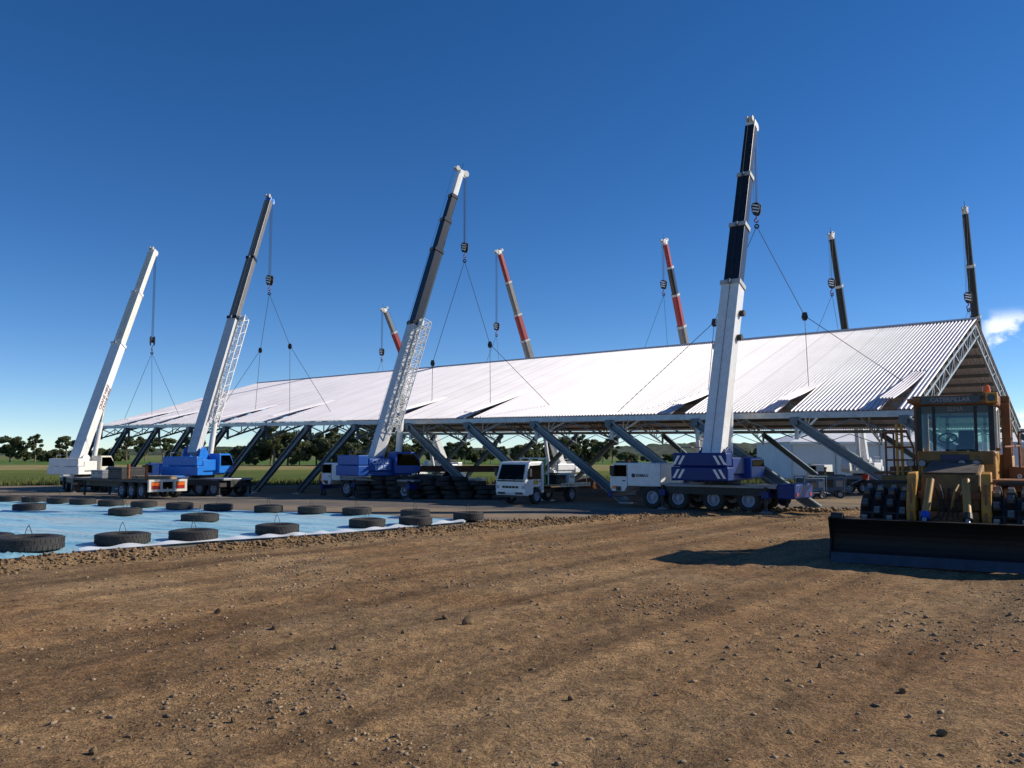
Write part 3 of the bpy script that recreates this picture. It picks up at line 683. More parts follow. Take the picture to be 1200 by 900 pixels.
# ================================================================== WHEELS AND TYRES
def tyre_profile(r, w, rin):
    h = w/2
    return [(rin, -h*0.72), (rin+0.18*(r-rin), -h*0.94), (rin+0.55*(r-rin), -h), (r-0.10*(r-rin), -h*0.86), (r, -h*0.66), (r+0.004, 0), (r, h*0.66), (r-0.10*(r-rin), h*0.86), (rin+0.55*(r-rin), h), (rin+0.18*(r-rin), h*0.94), (rin, h*0.72)]
_tm = MB().lathe(tyre_profile(1.0, 0.62, 0.56), 32).mesh('tyre'); _tm.materials.append(M['tyre_rubber'])
def rim_mesh(m):
    mb = MB(); mb.lathe([(0.0, 0.10), (0.20, 0.10), (0.24, 0.02), (0.42, -0.02), (0.48, 0.20), (0.56, 0.24), (0.57, 0.16), (0.5, -0.2), (0.0, -0.2)], 24, closed=False)
    for i in range(8):
        a = i*math.pi/4; mb.tube((0.31*math.cos(a), 0.31*math.sin(a), 0.0), (0.31*math.cos(a), 0.31*math.sin(a), 0.07), 0.03, 6)
    mb.lathe([(0.0, 0.2), (0.12, 0.19), (0.13, 0.08), (0.0, 0.08)], 12, closed=False)
    me = mb.mesh('rim'); me.materials.append(M[m]); return me
RIMS = {}
def wheel(parent, x, y, z, r, wid, rimmat='rim_grey'):
    """a wheel whose axle lies along y; the rim faces outwards"""
    if rimmat not in RIMS: RIMS[rimmat] = rim_mesh(rimmat)
    t = link('wheel', _tm, None, parent); sg = 1 if y > 0 else -1
    t.location = (x, y, z); t.rotation_euler = (-sg*math.pi/2, 0, 0); t.scale = (r, r, wid/0.62)
    link('rim', RIMS[rimmat], None, t)
    return t

# ================================================================== MOBILE CRANES
def boom_prism(mb, p, q, side, up, w, h):
    pr = [(-.5, .5), (.5, .5), (.5, -.22), (.27, -.5), (-.27, -.5), (-.5, -.22)]
    vs = [c + side*a*w + up*b*h for c in (p, q) for a, b in pr]
    return mb.add(vs, [tuple(reversed(range(6))), tuple(range(6, 12))] + [(i, (i+1) % 6, 6+(i+1) % 6, 6+i) for i in range(6)])
def hook_block(root, top, hk, mtx, stripes='white_mark', size=1.0):
    size *= 0.72
    """ropes from the head sheave at top down to the block at hk (crane local)"""
    s = size
    for i, (dx, dy) in enumerate(((-0.16, 0), (0.16, 0), (-0.06, 0.1), (0.08, -0.1))):
        MB().tube((top.x+dx*s, top.y+dy*s, top.z), (hk.x+dx*0.9*s, hk.y+dy*s, hk.z+0.45*s), 0.013, 5).build('hoist_rope', 'rope', root)
    b = MB(); T = Matrix.Translation(hk)
    for yy in (-0.17, 0.17):
        b.prism([(-0.30*s, 0.40*s), (-0.18*s, 0.58*s), (0.18*s, 0.58*s), (0.30*s, 0.40*s), (0.26*s, -0.05*s), (0.12*s, -0.32*s), (-0.12*s, -0.32*s), (-0.26*s, -0.05*s)], (yy-0.03)*s, (yy+0.03)*s, T)
    o = b.build('hook_block', 'black_steel', root)
    for yy in (-0.07, 0.07): MB().lathe([(0.05*s, -0.05*s), (0.27*s, -0.05*s), (0.24*s, 0), (0.27*s, 0.05*s), (0.05*s, 0.05*s)], 18, T @ Matrix.Translation((0, yy*s, 0.22*s)) @ Matrix.Rotation(math.pi/2, 4, 'X')).build('sheave', 'black_steel', o)
    for i in range(3):
        for yy in (-0.21, 0.21):
            z0 = 0.36-0.22*i
            MB().prism([(-0.25*s, (z0-0.1)*s), (-0.25*s, z0*s), (0.2*s, (z0+0.14)*s), (0.2*s, (z0+0.04)*s)], (yy-0.006)*s, (yy+0.006)*s, T).build('warning_stripe', stripes, o)
    pts = [hk+Vector((0, 0, -0.32*s)), hk+Vector((0, 0, -0.52*s))] + [hk+Vector((0.15*math.sin(a)*s, 0, (-0.68-0.15*math.cos(a)*-1*1.0)*s)) for a in [R(v) for v in (20, 70, 120, 170, 220, 260)]]
    MB().path(pts, 0.045*s, 6).build('hook', 'red_paint', o)
def lattice(mb, p, q, side, up, w, h, n, r=0.03):
    c = [(-.5, -.5), (.5, -.5), (.5, .5), (-.5, .5)]
    cs = [[pt + side*a*w + up*b*h for a, b in c] for pt in (p, q)]
    for i in range(4): mb.tube(cs[0][i], cs[1][i], r, 5)
    for k in range(n):
        t0, t1 = k/n, (k+1)/n
        for i in range(4):
            j = (i+1) % 4
            a = cs[0][i].lerp(cs[1][i], t0); b = cs[0][j].lerp(cs[1][j], t1)
            if k % 2: a = cs[0][j].lerp(cs[1][j], t0); b = cs[0][i].lerp(cs[1][i], t1)
            mb.tube(a, b, r*0.7, 4)
            mb.tube(cs[0][i].lerp(cs[1][i], t1), cs[0][j].lerp(cs[1][j], t1), r*0.7, 4)
    return mb
def crane(label, loc, heading, tip, hook_z, c):
    """c: carrier / cab / body / boom colours and sizes"""
    x, y = loc; root = thing('mobile_crane', label, 'crane', (x, y, gz(x, y)), heading, c.get('group'))
    inv = (Matrix.Translation((x, y, gz(x, y))) @ Matrix.Rotation(heading, 4, 'Z')).inverted()
    tl = inv @ Vector(tip); hk = Vector((tl.x, tl.y, (inv @ Vector((0, 0, hook_z))).z))
    fr, rr_ = c.get('front', 4.9), c.get('rear', 4.0); body, cabm, car = c['body'], c['cab'], c['carrier']
    # carrier
    MB().span((-rr_, -0.62, 0.62), (fr-1.3, 0.62, 1.02)).build('chassis', 'black_steel', root)
    MB().span((-rr_, -1.2, 1.03), (fr-(2.75 if c.get('long') else 1.75), 1.2, 1.16)).build('deck', c.get('deck', 'boom_grey'), root, bevel=0.02)
    for sy in (-1, 1):
        MB().span((-rr_+0.3, sy*1.19, 0.72), (fr-2.9, sy*1.13, 1.02)).build('side_skirt', 'black_steel', root)  # skirts coloured black to give the shade above the wheels
    for ax in c['axles']:
        for sy in (-1, 1): wheel(root, ax, sy*1.0, 0.52, 0.52, 0.36, c.get('rim', 'rim_grey'))
        MB().tube((ax, -0.9, 0.52), (ax, 0.9, 0.52), 0.09, 8).build('axle', 'black_steel', root)
    # carrier cab
    x0 = fr; L_ = 2.7 if c.get('long') else 1.7; tp = c.get('cab_top', 2.08)
    pr = [(x0-L_, 1.0), (x0-0.95, 1.0), (x0-0.8, 0.74), (x0-0.12, 0.74), (x0, 0.95), (x0-0.02, 1.42), (x0-0.22, tp-0.05), (x0-0.34, tp), (x0-L_, tp)]
    cb = MB().prism(pr, -1.17, 1.17).build('carrier_cab', cabm, root, bevel=0.04)
    for sy in (-1, 1):
        MB().prism([(x0-0.92, 1.45), (x0-0.10, 1.45), (x0-0.28, tp-0.1), (x0-0.92, tp-0.1)], sy*1.172, sy*1.186).build('side_window', 'dark_glass', cb)
        MB().prism([(x0-0.97, 0.9), (x0-0.95, 0.9), (x0-0.95, tp-0.06), (x0-0.97, tp-0.06)], sy*1.171, sy*1.178).build('door_seam', 'dark_mark', cb)
        MB().span((x0-0.34, sy*1.19, 1.5), (x0-0.12, sy*1.36, 1.95)).build('mirror', 'black_steel', cb)
        MB().span((x0-0.62, sy*1.172, 0.78), (x0-0.36, sy*1.2, 0.98)).build('step', 'black_steel', cb)
    MB().add([(x0-0.015, -1.05, 1.47), (x0-0.015, 1.05, 1.47), (x0-0.205, 1.05, tp-0.1), (x0-0.205, -1.05, tp-0.1)], [(0, 1, 2, 3)]).build('windscreen', 'dark_glass', cb)
    MB().span((x0-0.1, -1.15, 0.45), (x0+0.12, 1.15, 0.72)).build('bumper', car, root, bevel=0.03)
    for sy in (-1, 1): MB().span((x0+0.1, sy*0.75-0.15, 0.86), (x0+0.02, sy*0.75+0.15, 1.0)).build('headlight', 'white_mark', cb)
    if c.get('long'):
        for sy in (-1, 1):
            lettering('DEMAG', 0.19, 'dark_mark', cb, frame((x0-1.75, sy*1.18, 1.5), (-sy if sy > 0 else 1, 0, 0) if sy < 0 else (-1, 0, 0), (0, sy, 0)), bold=0.004)
            MB().lathe([(0.0, 0), (0.1, 0), (0.1, 0.012), (0.0, 0.012)], 12, Matrix.Translation((x0-1.75 - (0.46 if sy < 0 else -0.46), sy*1.176, 1.5)) @ Matrix.Rotation(-sy*math.pi/2, 4, 'X'), closed=False).build('emblem', 'dark_mark', cb)
        MB().tube((x0-0.7, 0.5, tp), (x0-0.7, 0.5, tp+0.14), 0.07, 10).build('beacon', 'orange_lens', cb)
    for sy in (-1, 1):
        MB().span((x0-0.86, sy*1.172, 1.22), (x0-0.72, sy*1.2, 1.27)).build('door_handle', 'black_steel', cb)
        MB().span((x0-0.45, sy*1.172, 0.86), (x0-0.15, sy*1.179, 1.0)).build('corner_lamp', 'orange_lens', cb)
    MB().span((x0-0.4, -0.9, tp+0.003), (x0-0.2, 0.9, tp+0.09)).build('sun_visor', 'black_steel', cb)
    for q in range(int((fr+rr_-3.4)/0.9)):
        MB().span((-rr_+0.5+0.9*q, -1.197, 0.80), (-rr_+1.2+0.9*q, -1.191, 0.98)).build('locker_door', 'hatch_grey', root)
    # outriggers
    for ox in c.get('outriggers', (-rr_+0.35, fr-3.1)):
        for sy in (-1, 1):
            ext = c.get('extend', 0.75)
            o = MB().span((ox-0.16, sy*0.6, 0.62), (ox+0.16, sy*(1.25+ext), 0.92)).build('outrigger', car, root, bevel=0.02)
            MB().tube((ox, sy*(1.15+ext), 1.1), (ox, sy*(1.15+ext), 0.1), 0.075, 10).build('jack', 'black_steel', o)
            MB().lathe([(0, 0.0), (0.26, 0.0), (0.26, 0.05), (0.1, 0.12), (0, 0.12)], 14, Matrix.Translation((ox, sy*(1.15+ext), 0.01)), closed=False).build('foot', 'boom_grey', o)
    if c.get('rear_box'):
        MB().span((-rr_-0.75, -1.15, 0.62), (-rr_-0.003, 1.15, 1.24)).build('rear_locker', body, root, bevel=0.05)
        MB().lathe([(0, -0.13), (0.30, -0.13), (0.34, 0), (0.30, 0.13), (0, 0.13)], 20, Matrix.Translation((-rr_+0.62, -1.36, 0.52)) @ Matrix.Rotation(math.pi/2, 4, 'X'), closed=False).build('outrigger_float', body, root)
        for sy in (-1, 1):
            MB().span((-rr_-0.77, sy*0.8-0.12, 0.72), (-rr_-0.752, sy*0.8+0.12, 0.86)).build('tail_light', 'tail_lens', root)
        for q in range(2):
            MB().prism([(-rr_-0.6+0.3*q, 0.7), (-rr_-0.48+0.3*q, 0.7), (-rr_-0.38+0.3*q, 1.1), (-rr_-0.5+0.3*q, 1.1)], -1.166, -1.153).build('warning_stripe', 'white_mark', root)
    # superstructure, turned so that it looks along the boom
    yaw = math.atan2(tl.y, tl.x); S = Matrix.Rotation(yaw, 4, 'Z')
    def sb(name, m, mbf, bevel=0.0, parent=root, smooth=False):
        mb = MB(); mbf(mb); mb.v = [tuple(S @ Vector(v)) for v in mb.v]; return mb.build(name, m, parent, smooth, bevel)
    sb('slew_ring', 'black_steel', lambda b: b.tube((0, 0, 1.17), (0, 0, 1.34), 0.8, 20))
    sb('turntable', body, lambda b: b.span((-2.0, -1.05, 1.35), (1.1, 1.05, 1.62)), 0.03)
    pv = c.get('pivot', (-0.8, 2.45)); P = S @ Vector((pv[0], 0, pv[1]))
    for sy in (-1, 1):
        sb('boom_bracket', body, lambda b: b.prism([(-1.75, 1.63), (0.5, 1.63), (pv[0]+0.35, pv[1]+0.15), (pv[0], pv[1]+0.32), (pv[0]-0.4, pv[1]+0.1)], sy*0.52, sy*0.62), 0.02)
    cw = sb('counterweight', c.get('weight', body), lambda b: (b.span((-2.75, -1.28, 1.36), (-2.02, 1.28, 1.95)), b.span((-2.7, -1.2, 1.97), (-2.02, 1.2, 2.55))), 0.05)
    if c.get('stripes'):
        for sy in (-1, 1):
            for zz, dep in ((1.47, 2.757), (2.05, 2.707)):
                for q in range(2):
                    yb_ = sy*0.62 + sy*0.24*q
                    def pan(b): b.add([(-dep, yb_+sy*0.22, zz), (-dep, yb_+sy*0.34, zz), (-dep, yb_+sy*0.12, zz+0.38), (-dep, yb_, zz+0.38), (-dep-0.012, yb_+sy*0.22, zz), (-dep-0.012, yb_+sy*0.34, zz), (-dep-0.012, yb_+sy*0.12, zz+0.38), (-dep-0.012, yb_, zz+0.38)], [(0,1,2,3),(4,5,6,7),(0,1,5,4),(1,2,6,5),(2,3,7,6),(3,0,4,7)])
                    sb('warning_stripe', 'white_mark', pan, 0, cw)
    sb('engine_housing', c.get('housing', body), lambda b: b.span((-1.98, 0.66, 1.63), (0.6, 1.22, 2.3)), 0.06)
    sb('hydraulic_housing', body, lambda b: b.span((-1.98, -1.22, 1.63), (-0.42, -0.66, 2.36)), 0.05)
    oc = sb('operator_cab', c.get('opcab', body), lambda b: b.prism([(-0.35, 1.45), (1.25, 1.45), (1.5, 1.75), (1.42, 2.25), (1.0, c.get('op_top', 2.75)), (-0.35, c.get('op_top', 2.75))], -1.45, -0.68), 0.05)
    sb('side_window', 'dark_glass', lambda b: b.prism([(-0.2, 1.95), (1.36, 1.95), (1.30, 2.22), (0.94, c.get('op_top', 2.75)-0.12), (-0.2, c.get('op_top', 2.75)-0.12)], -1.47, -1.455), 0, oc)
    sb('winch', 'black_steel', lambda b: b.tube((-1.45, -0.5, 2.0), (-1.45, 0.5, 2.0), 0.3, 16))
    sb('handrail', 'boom_grey', lambda b: b.path([(-1.9, 1.15, 2.3), (-1.9, 1.15, 2.8), (0.4, 1.15, 2.8), (0.4, 1.15, 2.3)], 0.022, 6))
    # boom
    hd = (S @ Vector((1, 0, 0))); end = tl - hd*0.42 + Vector((0, 0, -0.05)); ax = (end-P); BLn = ax.length; ax.normalize()
    side = ax.cross(Vector((0, 0, 1))).normalized(); up = side.cross(ax).normalized()
    start = P - ax*0.25
    w0, w1 = c.get('bw', (0.80, 0.44)); secs = c['secs']; t0 = 0.0
    for i, (t1, m_) in enumerate(secs):
        f = i/max(1, len(secs)-1); w = w0+(w1-w0)*f
        a = start.lerp(end, t0); b = start.lerp(end, t1)
        s_ = boom_prism(MB(), a, b, side, up, w, w*1.18).build('boom_section', m_, root, bevel=0.02)
        if i < len(secs)-1:
            boom_prism(MB(), b-ax*0.16, b+ax*0.05, side, up, w*1.12, w*1.32).build('collar', c.get('collar', m_), s_)
            MB().bar(b-ax*0.1+up*w*0.66, b-ax*0.1+up*w*0.86, 0.1, 0.2, ax).build('rope_guide', 'boom_grey', s_)
        t0 = t1
    hm = c.get('head', 'white_paint')
    h_ = MB(); h_.bar(end-ax*0.1-up*0.05, end+ax*0.36, w1*0.95, w1*1.0, up); h_.bar(end+ax*0.1, tl+Vector((0, 0, 0.1)), 0.32, 0.24, (0, 0, 1)); h_.bar(end+ax*0.26+up*0.05, end+ax*0.36+up*0.42, 0.26, 0.12, side)
    hb = h_.build('boom_head', hm, root, bevel=0.03)
    for off in (-0.13, 0.13):
        q = tl + Vector((0, 0, 0.1)) + side*off
        MB().tube(q-side*0.04, q+side*0.04, 0.21, 18).build('sheave', 'grey_mark', hb)
        q = end+ax*0.3+up*0.38+side*off; MB().tube(q-side*0.04, q+side*0.04, 0.15, 16).build('sheave', 'grey_mark', hb)
    MB().tube(end+ax*0.4, end+ax*0.9, 0.018, 5).build('anemometer_mast', 'black_steel', hb)
    # hoist rope along the back of the boom and the lift ram below it
    MB().tube(S @ Vector((-1.45, 0, 2.3)), end+ax*0.3+up*0.54, 0.009, 5).build('hoist_rope', 'rope', root)
    q0 = S @ Vector((0.75, 0, 1.7)); q1 = start.lerp(end, c.get('ram', 0.27)) - up*w0*0.62; m0 = q0.lerp(q1, 0.62)
    MB().tube(q0, m0, 0.19, 14).build('lift_cylinder', c.get('ram_mat', 'white_paint'), root, True)
    MB().tube(m0, q1, 0.13, 14).build('lift_rod', 'worn_steel', root, True)
    if c.get('jib'):
        sgn = c.get('jib_side', 1); a = start.lerp(end, 0.11) + side*sgn*(w0*0.5+0.26); b = start.lerp(end, secs[0][0]*1.03) + side*sgn*(w0*0.5+0.26)
        lattice(MB(), a - up*0.2, b - up*0.25, side, up, 0.4, 0.62, 16, 0.036).build('folded_jib', 'white_paint', root)
        MB().bar(b-ax*0.3-side*sgn*0.5, b-ax*0.3+side*sgn*0.2, 0.12, 0.3, ax).build('jib_bracket', 'white_paint', root)
    for tq in c.get('lamps', ()):
        q = start.lerp(end, tq) + side*(w0*0.5+0.16); MB().tube(q-side*0.16, q+side*0.06, 0.15, 12).build('cable_drum', 'black_steel', root)
        q = start.lerp(end, tq-0.02) - side*(w0*0.5+0.14); MB().box(q, (0.22, 0.22, 0.26)).build('work_light', 'grey_mark', root)
    hook_block(root, tl + Vector((0, 0, -0.1)) , hk, None, c.get('hstripe', 'white_mark'), c.get('hsize', 1.0))
    return root, dict(S=S, start=start, end=end, ax=ax, side=side, up=up, w0=w0, secs=secs, cb=cb)
HL = math.atan2(LD.y, LD.x)
mat('hatch_grey', (0.05, 0.05, 0.055), 0.5, var=0.2, dirt=(0.1, 0.085, 0.07), dirt_amt=0.5)
# the four near cranes, parked parallel to the eave
def front_of_wall(l, gap): return (E0 + LD*l - WD*gap)[:2]
DK, ST, WP, GR, RD, TL = 'boom_dark', 'boom_steel', 'white_paint', 'boom_grey', 'red_paint', 'boom_teal'
c4, i4 = crane('blue four-axle mobile crane with white lower boom, black upper boom and striped counterweight', front_of_wall(7.55, 1.95), HL, (12.62, 43.2, 19.33), 15.0,
    dict(body='navy_paint', cab=WP, carrier='navy_paint', axles=[2.95, 1.65, -0.05, -1.65], long=True, front=5.2, rear=2.9, rear_box=True, stripes=True, collar='grey_mark', deck='boom_grey',
         secs=[(0.485, WP), (0.665, DK), (0.83, DK), (1.0, DK)], bw=(0.88, 0.50), lamps=(0.33, 0.4), opcab='royal_paint', op_top=2.35, outriggers=(-2.45, 2.35), extend=0.1, pivot=(-0.8, 2.5), ram=0.26))
c3, i3 = crane('royal blue mobile crane with grey boom and white folded lattice jib behind the tyre stack', front_of_wall(29.0, 2.0), HL, (-3.13, 55.5, 20.96), 16.0,
    dict(body='royal_paint', cab=WP, carrier='navy_paint', axles=[2.3, 0.9, -1.2, -2.6], front=4.6, rear=3.4, secs=[(0.46, 'boom_pale'), (0.72, DK), (0.83, DK), (0.92, DK), (1.0, WP)], bw=(0.68, 0.36), jib=True, housing='navy_paint', collar=DK, pivot=(-0.8, 2.2), ram=0.25, extend=0.1))
c2, i2 = crane('bright blue mobile crane with silver boom and folded lattice jib beside the flat trailer', (-20.6, 57.0), HL+0.1, (-19.0, 66.0, 22.25), 15.95,
    dict(body='sky_paint', cab='sky_paint', carrier='black_steel', axles=[3.0, 1.6, -1.2, -2.6], front=4.6, rear=3.6, secs=[(0.49, 'boom_pale'), (0.74, ST), (1.0, ST)], bw=(0.66, 0.50), jib=True, head='sky_paint', collar=DK, pivot=(-0.9, 2.9), ram=0.30, extend=0.1, hsize=1.2))
c1, i1 = crane('white mobile crane with plain white boom parked by the paddock', (-33.0, 66.4), HL-0.3, (-31.85, 75.0, 20.27), 12.35,
    dict(body=WP, cab=WP, carrier='black_steel', axles=[2.6, 1.3, -1.5, -2.8], front=4.7, rear=3.6, secs=[(0.52, WP), (0.78, 'cream_paint'), (1.0, 'cream_paint')], bw=(0.86, 0.58), collar=WP, opcab='cream_paint', housing='cream_paint', weight=WP, pivot=(-0.9, 2.6), ram=0.30, extend=0.1, hstripe='red_mark', hsize=1.25))
mat('faded_letters', (0.20, 0.12, 0.13), 0.6, var=0.3, scale=8)
# writing on the boom of the white crane and on the body of the royal blue one
for sg in (1, -1):
    sdv = i1['side']*sg; xa = i1['ax']*(1 if sg > 0 else -1)
    if sg > 0: xa = i1['ax']
    p0 = i1['start'].lerp(i1['end'], 0.27) + sdv*(i1['w0']*0.5+0.012)
    lettering('CRANE HIRE', 0.40, 'faded_letters', c1, frame(p0 + i1['up']*0.2, i1['ax'], sdv), bold=0.006)
    lettering('CRANE HIRE', 0.36, 'faded_letters', c1, frame(p0 - i1['up']*0.18, i1['ax'], sdv), bold=0.006)
S3 = i3['S']
for zz, tx in ((2.2, 'CRANE'), (1.88, 'HIRE')):
    lettering(tx, 0.36, 'pale_mark', c3, frame(S3 @ Vector((-1.2, -1.232, zz-0.05)), S3.to_3x3() @ Vector((1, 0, 0)), S3.to_3x3() @ Vector((0, -1, 0))), bold=0.012)
# the five cranes behind the building
far = [('mobile crane with silver and red boom, shortest of those behind the roof', (-8.8, 103), (-14.9, 97, 18.91), 14.0, [(0.45, WP), (0.70, ST), (0.87, RD), (1.0, ST)]),
       ('mobile crane with red tipped boom banded red and silver beside the shortest one', (4.6, 93.5), (-1.61, 88, 23.53), 15.6, [(0.42, WP), (0.60, ST), (0.72, RD), (0.87, ST), (1.0, RD)]),
       ('mobile crane with red tipped dark banded boom behind the middle of the ridge', (18.9, 84.5), (14.04, 78, 22.11), 18.0, [(0.42, WP), (0.64, ST), (0.78, RD), (0.9, DK), (1.0, RD)]),
       ('mobile crane with slim dark teal boom and white foot by the white marquee', (31.2, 76.5), (26.57, 70, 20.61), 16.5, [(0.42, WP), (0.6, TL), (0.8, TL), (1.0, TL)]),
       ('mobile crane with slim dark boom rising behind the gable peak', (38.6, 69.5), (34.61, 64, 21.05), 14.2, [(0.42, WP), (0.6, TL), (0.8, TL), (1.0, TL)])]
for lab, loc, tip, hz, secs in far:
    crane(lab, loc, HL, tip, hz, dict(body=WP, cab=WP, carrier='black_steel', axles=[2.3, 0.9, -1.2, -2.6], front=4.6, rear=3.4, secs=secs, bw=(0.78, 0.42), collar='grey_mark', extend=0.1, group='cranes behind the steel roof', hsize=1.25))

# ================================================================== SLINGS
def sling(label, hook, legs, pulleys=()):
    hx = Vector(hook); root = thing('lifting_sling', label, 'sling', hx)
    for path in legs:
        pts = [Vector(p)-hx for p in path]
        for a, b in zip(pts[:-1], pts[1:]): MB().tube(a, b, 0.017, 5).build('sling_leg', 'rope', root)
    for p in pulleys:
        q = Vector(p)-hx; b = MB(); b.prism([(-0.09, 0.17), (0.09, 0.17), (0.15, -0.08), (0.08, -0.24), (-0.08, -0.24), (-0.15, -0.08)], -0.07, 0.07, Matrix.Translation(q)); b.build('pulley', 'black_steel', root)
    b = MB(); b.lathe([(0.07, -0.03), (0.13, -0.03), (0.13, 0.03), (0.07, 0.03)], 14, Matrix.Rotation(math.pi/2, 4, 'X')); b.build('shackle_ring', 'black_steel', root)
def rw(l, s, dz=0.08): return world_roof(l, s, dz)
h4 = (12.62, 43.2, 14.2); a4 = (14.72, 42.5, 9.43); b4 = (10.6, 44.3, 9.39)
sling('wire slings with two pulleys under the hook of the white-boomed crane', h4, [[h4, a4, rw(5.45, 0.22)], [a4, rw(0.9, 0.21)], [h4, b4, rw(10.75, 0.22)], [b4, rw(14.3, 0.02)]], (a4, b4))
h3 = (-3.13, 55.5, 15.2); a3 = (-5.33, 57, 8.61); b3 = (-1.41, 54.2, 9.5)
sling('wire slings under the hook of the royal blue crane with the lattice jib', h3, [[h3, a3, rw(30.8, 0.23)], [h3, b3, rw(24.3, 0.125)], [b3, rw(19.9, 0.124)]], (a3, b3))
h2 = (-19.0, 66.0, 15.0); a2 = (-20.19, 68, 10.82); b2 = (-16.82, 64.2, 10.66)
sling('four wire slings under the hook of the bright blue crane', h2, [[h2, a2, rw(49.4, 0.19)], [a2, rw(52.4, 0.095)], [h2, b2, rw(43.1, 0.10)], [b2, rw(39, 0.124)]], (a2, b2))
h1 = (-31.85, 75.0, 11.4)
sling('three wire slings under the striped hook block of the white crane', h1, [[h1, rw(67.3, 0.116)], [h1, rw(63.2, 0.135)], [h1, rw(58.2, 0.116)]])
for tipv, hz, la, lb, w in ((far[0][2], 14.0, 65, 60, 'of the shortest silver boom behind the ridge'), (far[1][2], 15.6, 49, 44, 'of the red tipped boom beside the shortest'), (far[2][2], 18.0, 30.5, 25.5, 'of the red tipped boom behind mid ridge'), (far[3][2], 16.5, 15.5, 10.5, 'of the teal boom by the marquee'), (far[4][2], 14.2, 5, 1, 'of the dark boom behind the gable peak')):
    h = (tipv[0], tipv[1], hz-0.85)
    sling('pair of wire slings from the hook '+w, h, [[h, rw(la, 1.7)], [h, rw(lb, 1.7)]])
# ================================================================== BLUE SHEET WEIGHED DOWN WITH TYRES
def tarp_build(nt, b, t, noise, ramp, mixc, mapping, bump, voro):
    c = ramp(noise(0.5, 6, 0.65, mapping(R(25), (0.25, 1.8, 1)), 0.5), [(0.32, (0.17, 0.43, 0.58)), (0.45, (0.29, 0.57, 0.70)), (0.55, (0.42, 0.66, 0.76)), (0.66, (0.46, 0.54, 0.55))])
    c = mixc(0.4, c, ramp(noise(1.6, 7, 0.7, mapping(R(25), (0.3, 1.6, 1))), [(0.3, (0.34, 0.34, 0.34)), (0.7, (0.68, 0.66, 0.64))]), 'OVERLAY')
    nt.links.new(c, b.inputs['Base Color']); b.inputs['Roughness'].default_value = 0.38
    nt.links.new(bump(noise(1.6, 7, 0.6, mapping(R(25), (0.3, 1.5, 1)), 0.6), 0.9, 0.12), b.inputs['Normal'])
ground_nodes('tarp_blue', tarp_build)
near = np.array([(-24, 8.6), (-19, 13.3), (-12.04, 20.34), (-10.72, 21.9), (-8.76, 23.95), (-6.9, 25.5), (-5.28, 26.8), (-3.4, 29.0), (-1.7, 31.3)])
farp = np.array([(-56, 60), (-40, 50.5), (-26.9, 45.2), (-20.9, 42.1), (-17, 40), (-13.1, 37.9), (-9, 36.2), (-5.84, 34.8), (-1.5, 31.9)])
def resample(p, n):
    t = np.linspace(0, 1, len(p)); q = np.linspace(0, 1, n); return np.stack([np.interp(q, t, p[:, 0]), np.interp(q, t, p[:, 1])], 1)
nu, nv = 260, 110; A = resample(near, nu); B = resample(farp, nu); A[:, 1] += 0.12*fbm(np.arange(nu)*0.1, np.zeros(nu), 2, 5)*2
v = np.linspace(0, 1, nv)[:, None, None]; G = A[None]*(1-v) + B[None]*v; X, Y = G[:, :, 0], G[:, :, 1]
cc = X*math.cos(R(-25)) + Y*math.sin(R(-25)); aa = -X*math.sin(R(-25)) + Y*math.cos(R(-25))
Z = gza(Y) + 0.06 + 0.09*fbm(cc*0.35, aa*1.5, 4, 13) + 0.09*np.maximum(0, fbm(cc*0.2, aa*2.4, 3, 23)-0.08)*3
Z[0] = gza(Y[0]) + 0.03
V = np.stack([X.ravel(), Y.ravel(), Z.ravel()], 1); i = (np.arange(nv-1)[:, None]*nu+np.arange(nu-1)[None, :]).ravel()
tp = thing('plastic_sheet', 'large light blue plastic sheet spread on the ground under tyres', 'plastic sheet', (0, 0, 0))
npmesh('sheet', V, np.stack([i, i+1, i+1+nu, i+nu], 1), 'tarp_blue', parent=tp, smooth=True)
k0 = int(nu*0.36); e1 = A[k0:]; e2 = e1 + np.array([-0.16, 0.30])*(0.6+0.8*nrg.random((len(e1), 1))**0.5*0 + 0.5*np.sin(np.arange(len(e1))*0.11)[:, None]**2)
n_ = len(e1); Vw = np.concatenate([np.c_[e1 + np.array([0.05, -0.08]), np.full(n_, 0.075)], np.c_[e2, 0.115+0.03*np.sin(np.arange(n_)*0.5)]]); j = np.arange(n_-1)
npmesh('white_edge', Vw, np.stack([j, j+1, j+1+n_, j+n_], 1), 'tarp_white', parent=tp, smooth=True)

TH = 0.30
_case = MB().lathe(tyre_profile(1.0, 0.62, 0.52), 40)
for q in range(40):                                     # tread lugs
    a = 2*math.pi*q/40
    for zz, da in ((-0.13, 0.0), (0.13, 0.08)):
        _case.box((1.004*math.cos(a+da), 1.004*math.sin(a+da), zz), (0.012, 0.105, 0.2), Matrix.Rotation(a+da, 3, 'Z'))
_case = _case.mesh('tyre_casing'); _case.materials.append(M['tyre_rubber'])
_fill = MB().lathe([(0, 0.13), (0.3, 0.15), (0.53, 0.10), (0.53, -0.2), (0, -0.2)], 24, closed=False).mesh('soil_fill'); _fill.materials.append(M['soil_fill'])
_wire = MB().path([(-0.16, 0, 0.05), (-0.10, 0.02, 0.62), (-0.02, 0.02, 0.85), (0.05, 0.0, 0.62), (0.16, 0.03, 0.05)], 0.012, 5).mesh('wire_loop'); _wire.materials.append(M['rope'])
for m_ in (_case, _fill, _wire):
    m_.polygons.foreach_set('use_smooth', [True]*len(m_.polygons)); m_.set_sharp_from_angle(angle=R(35))
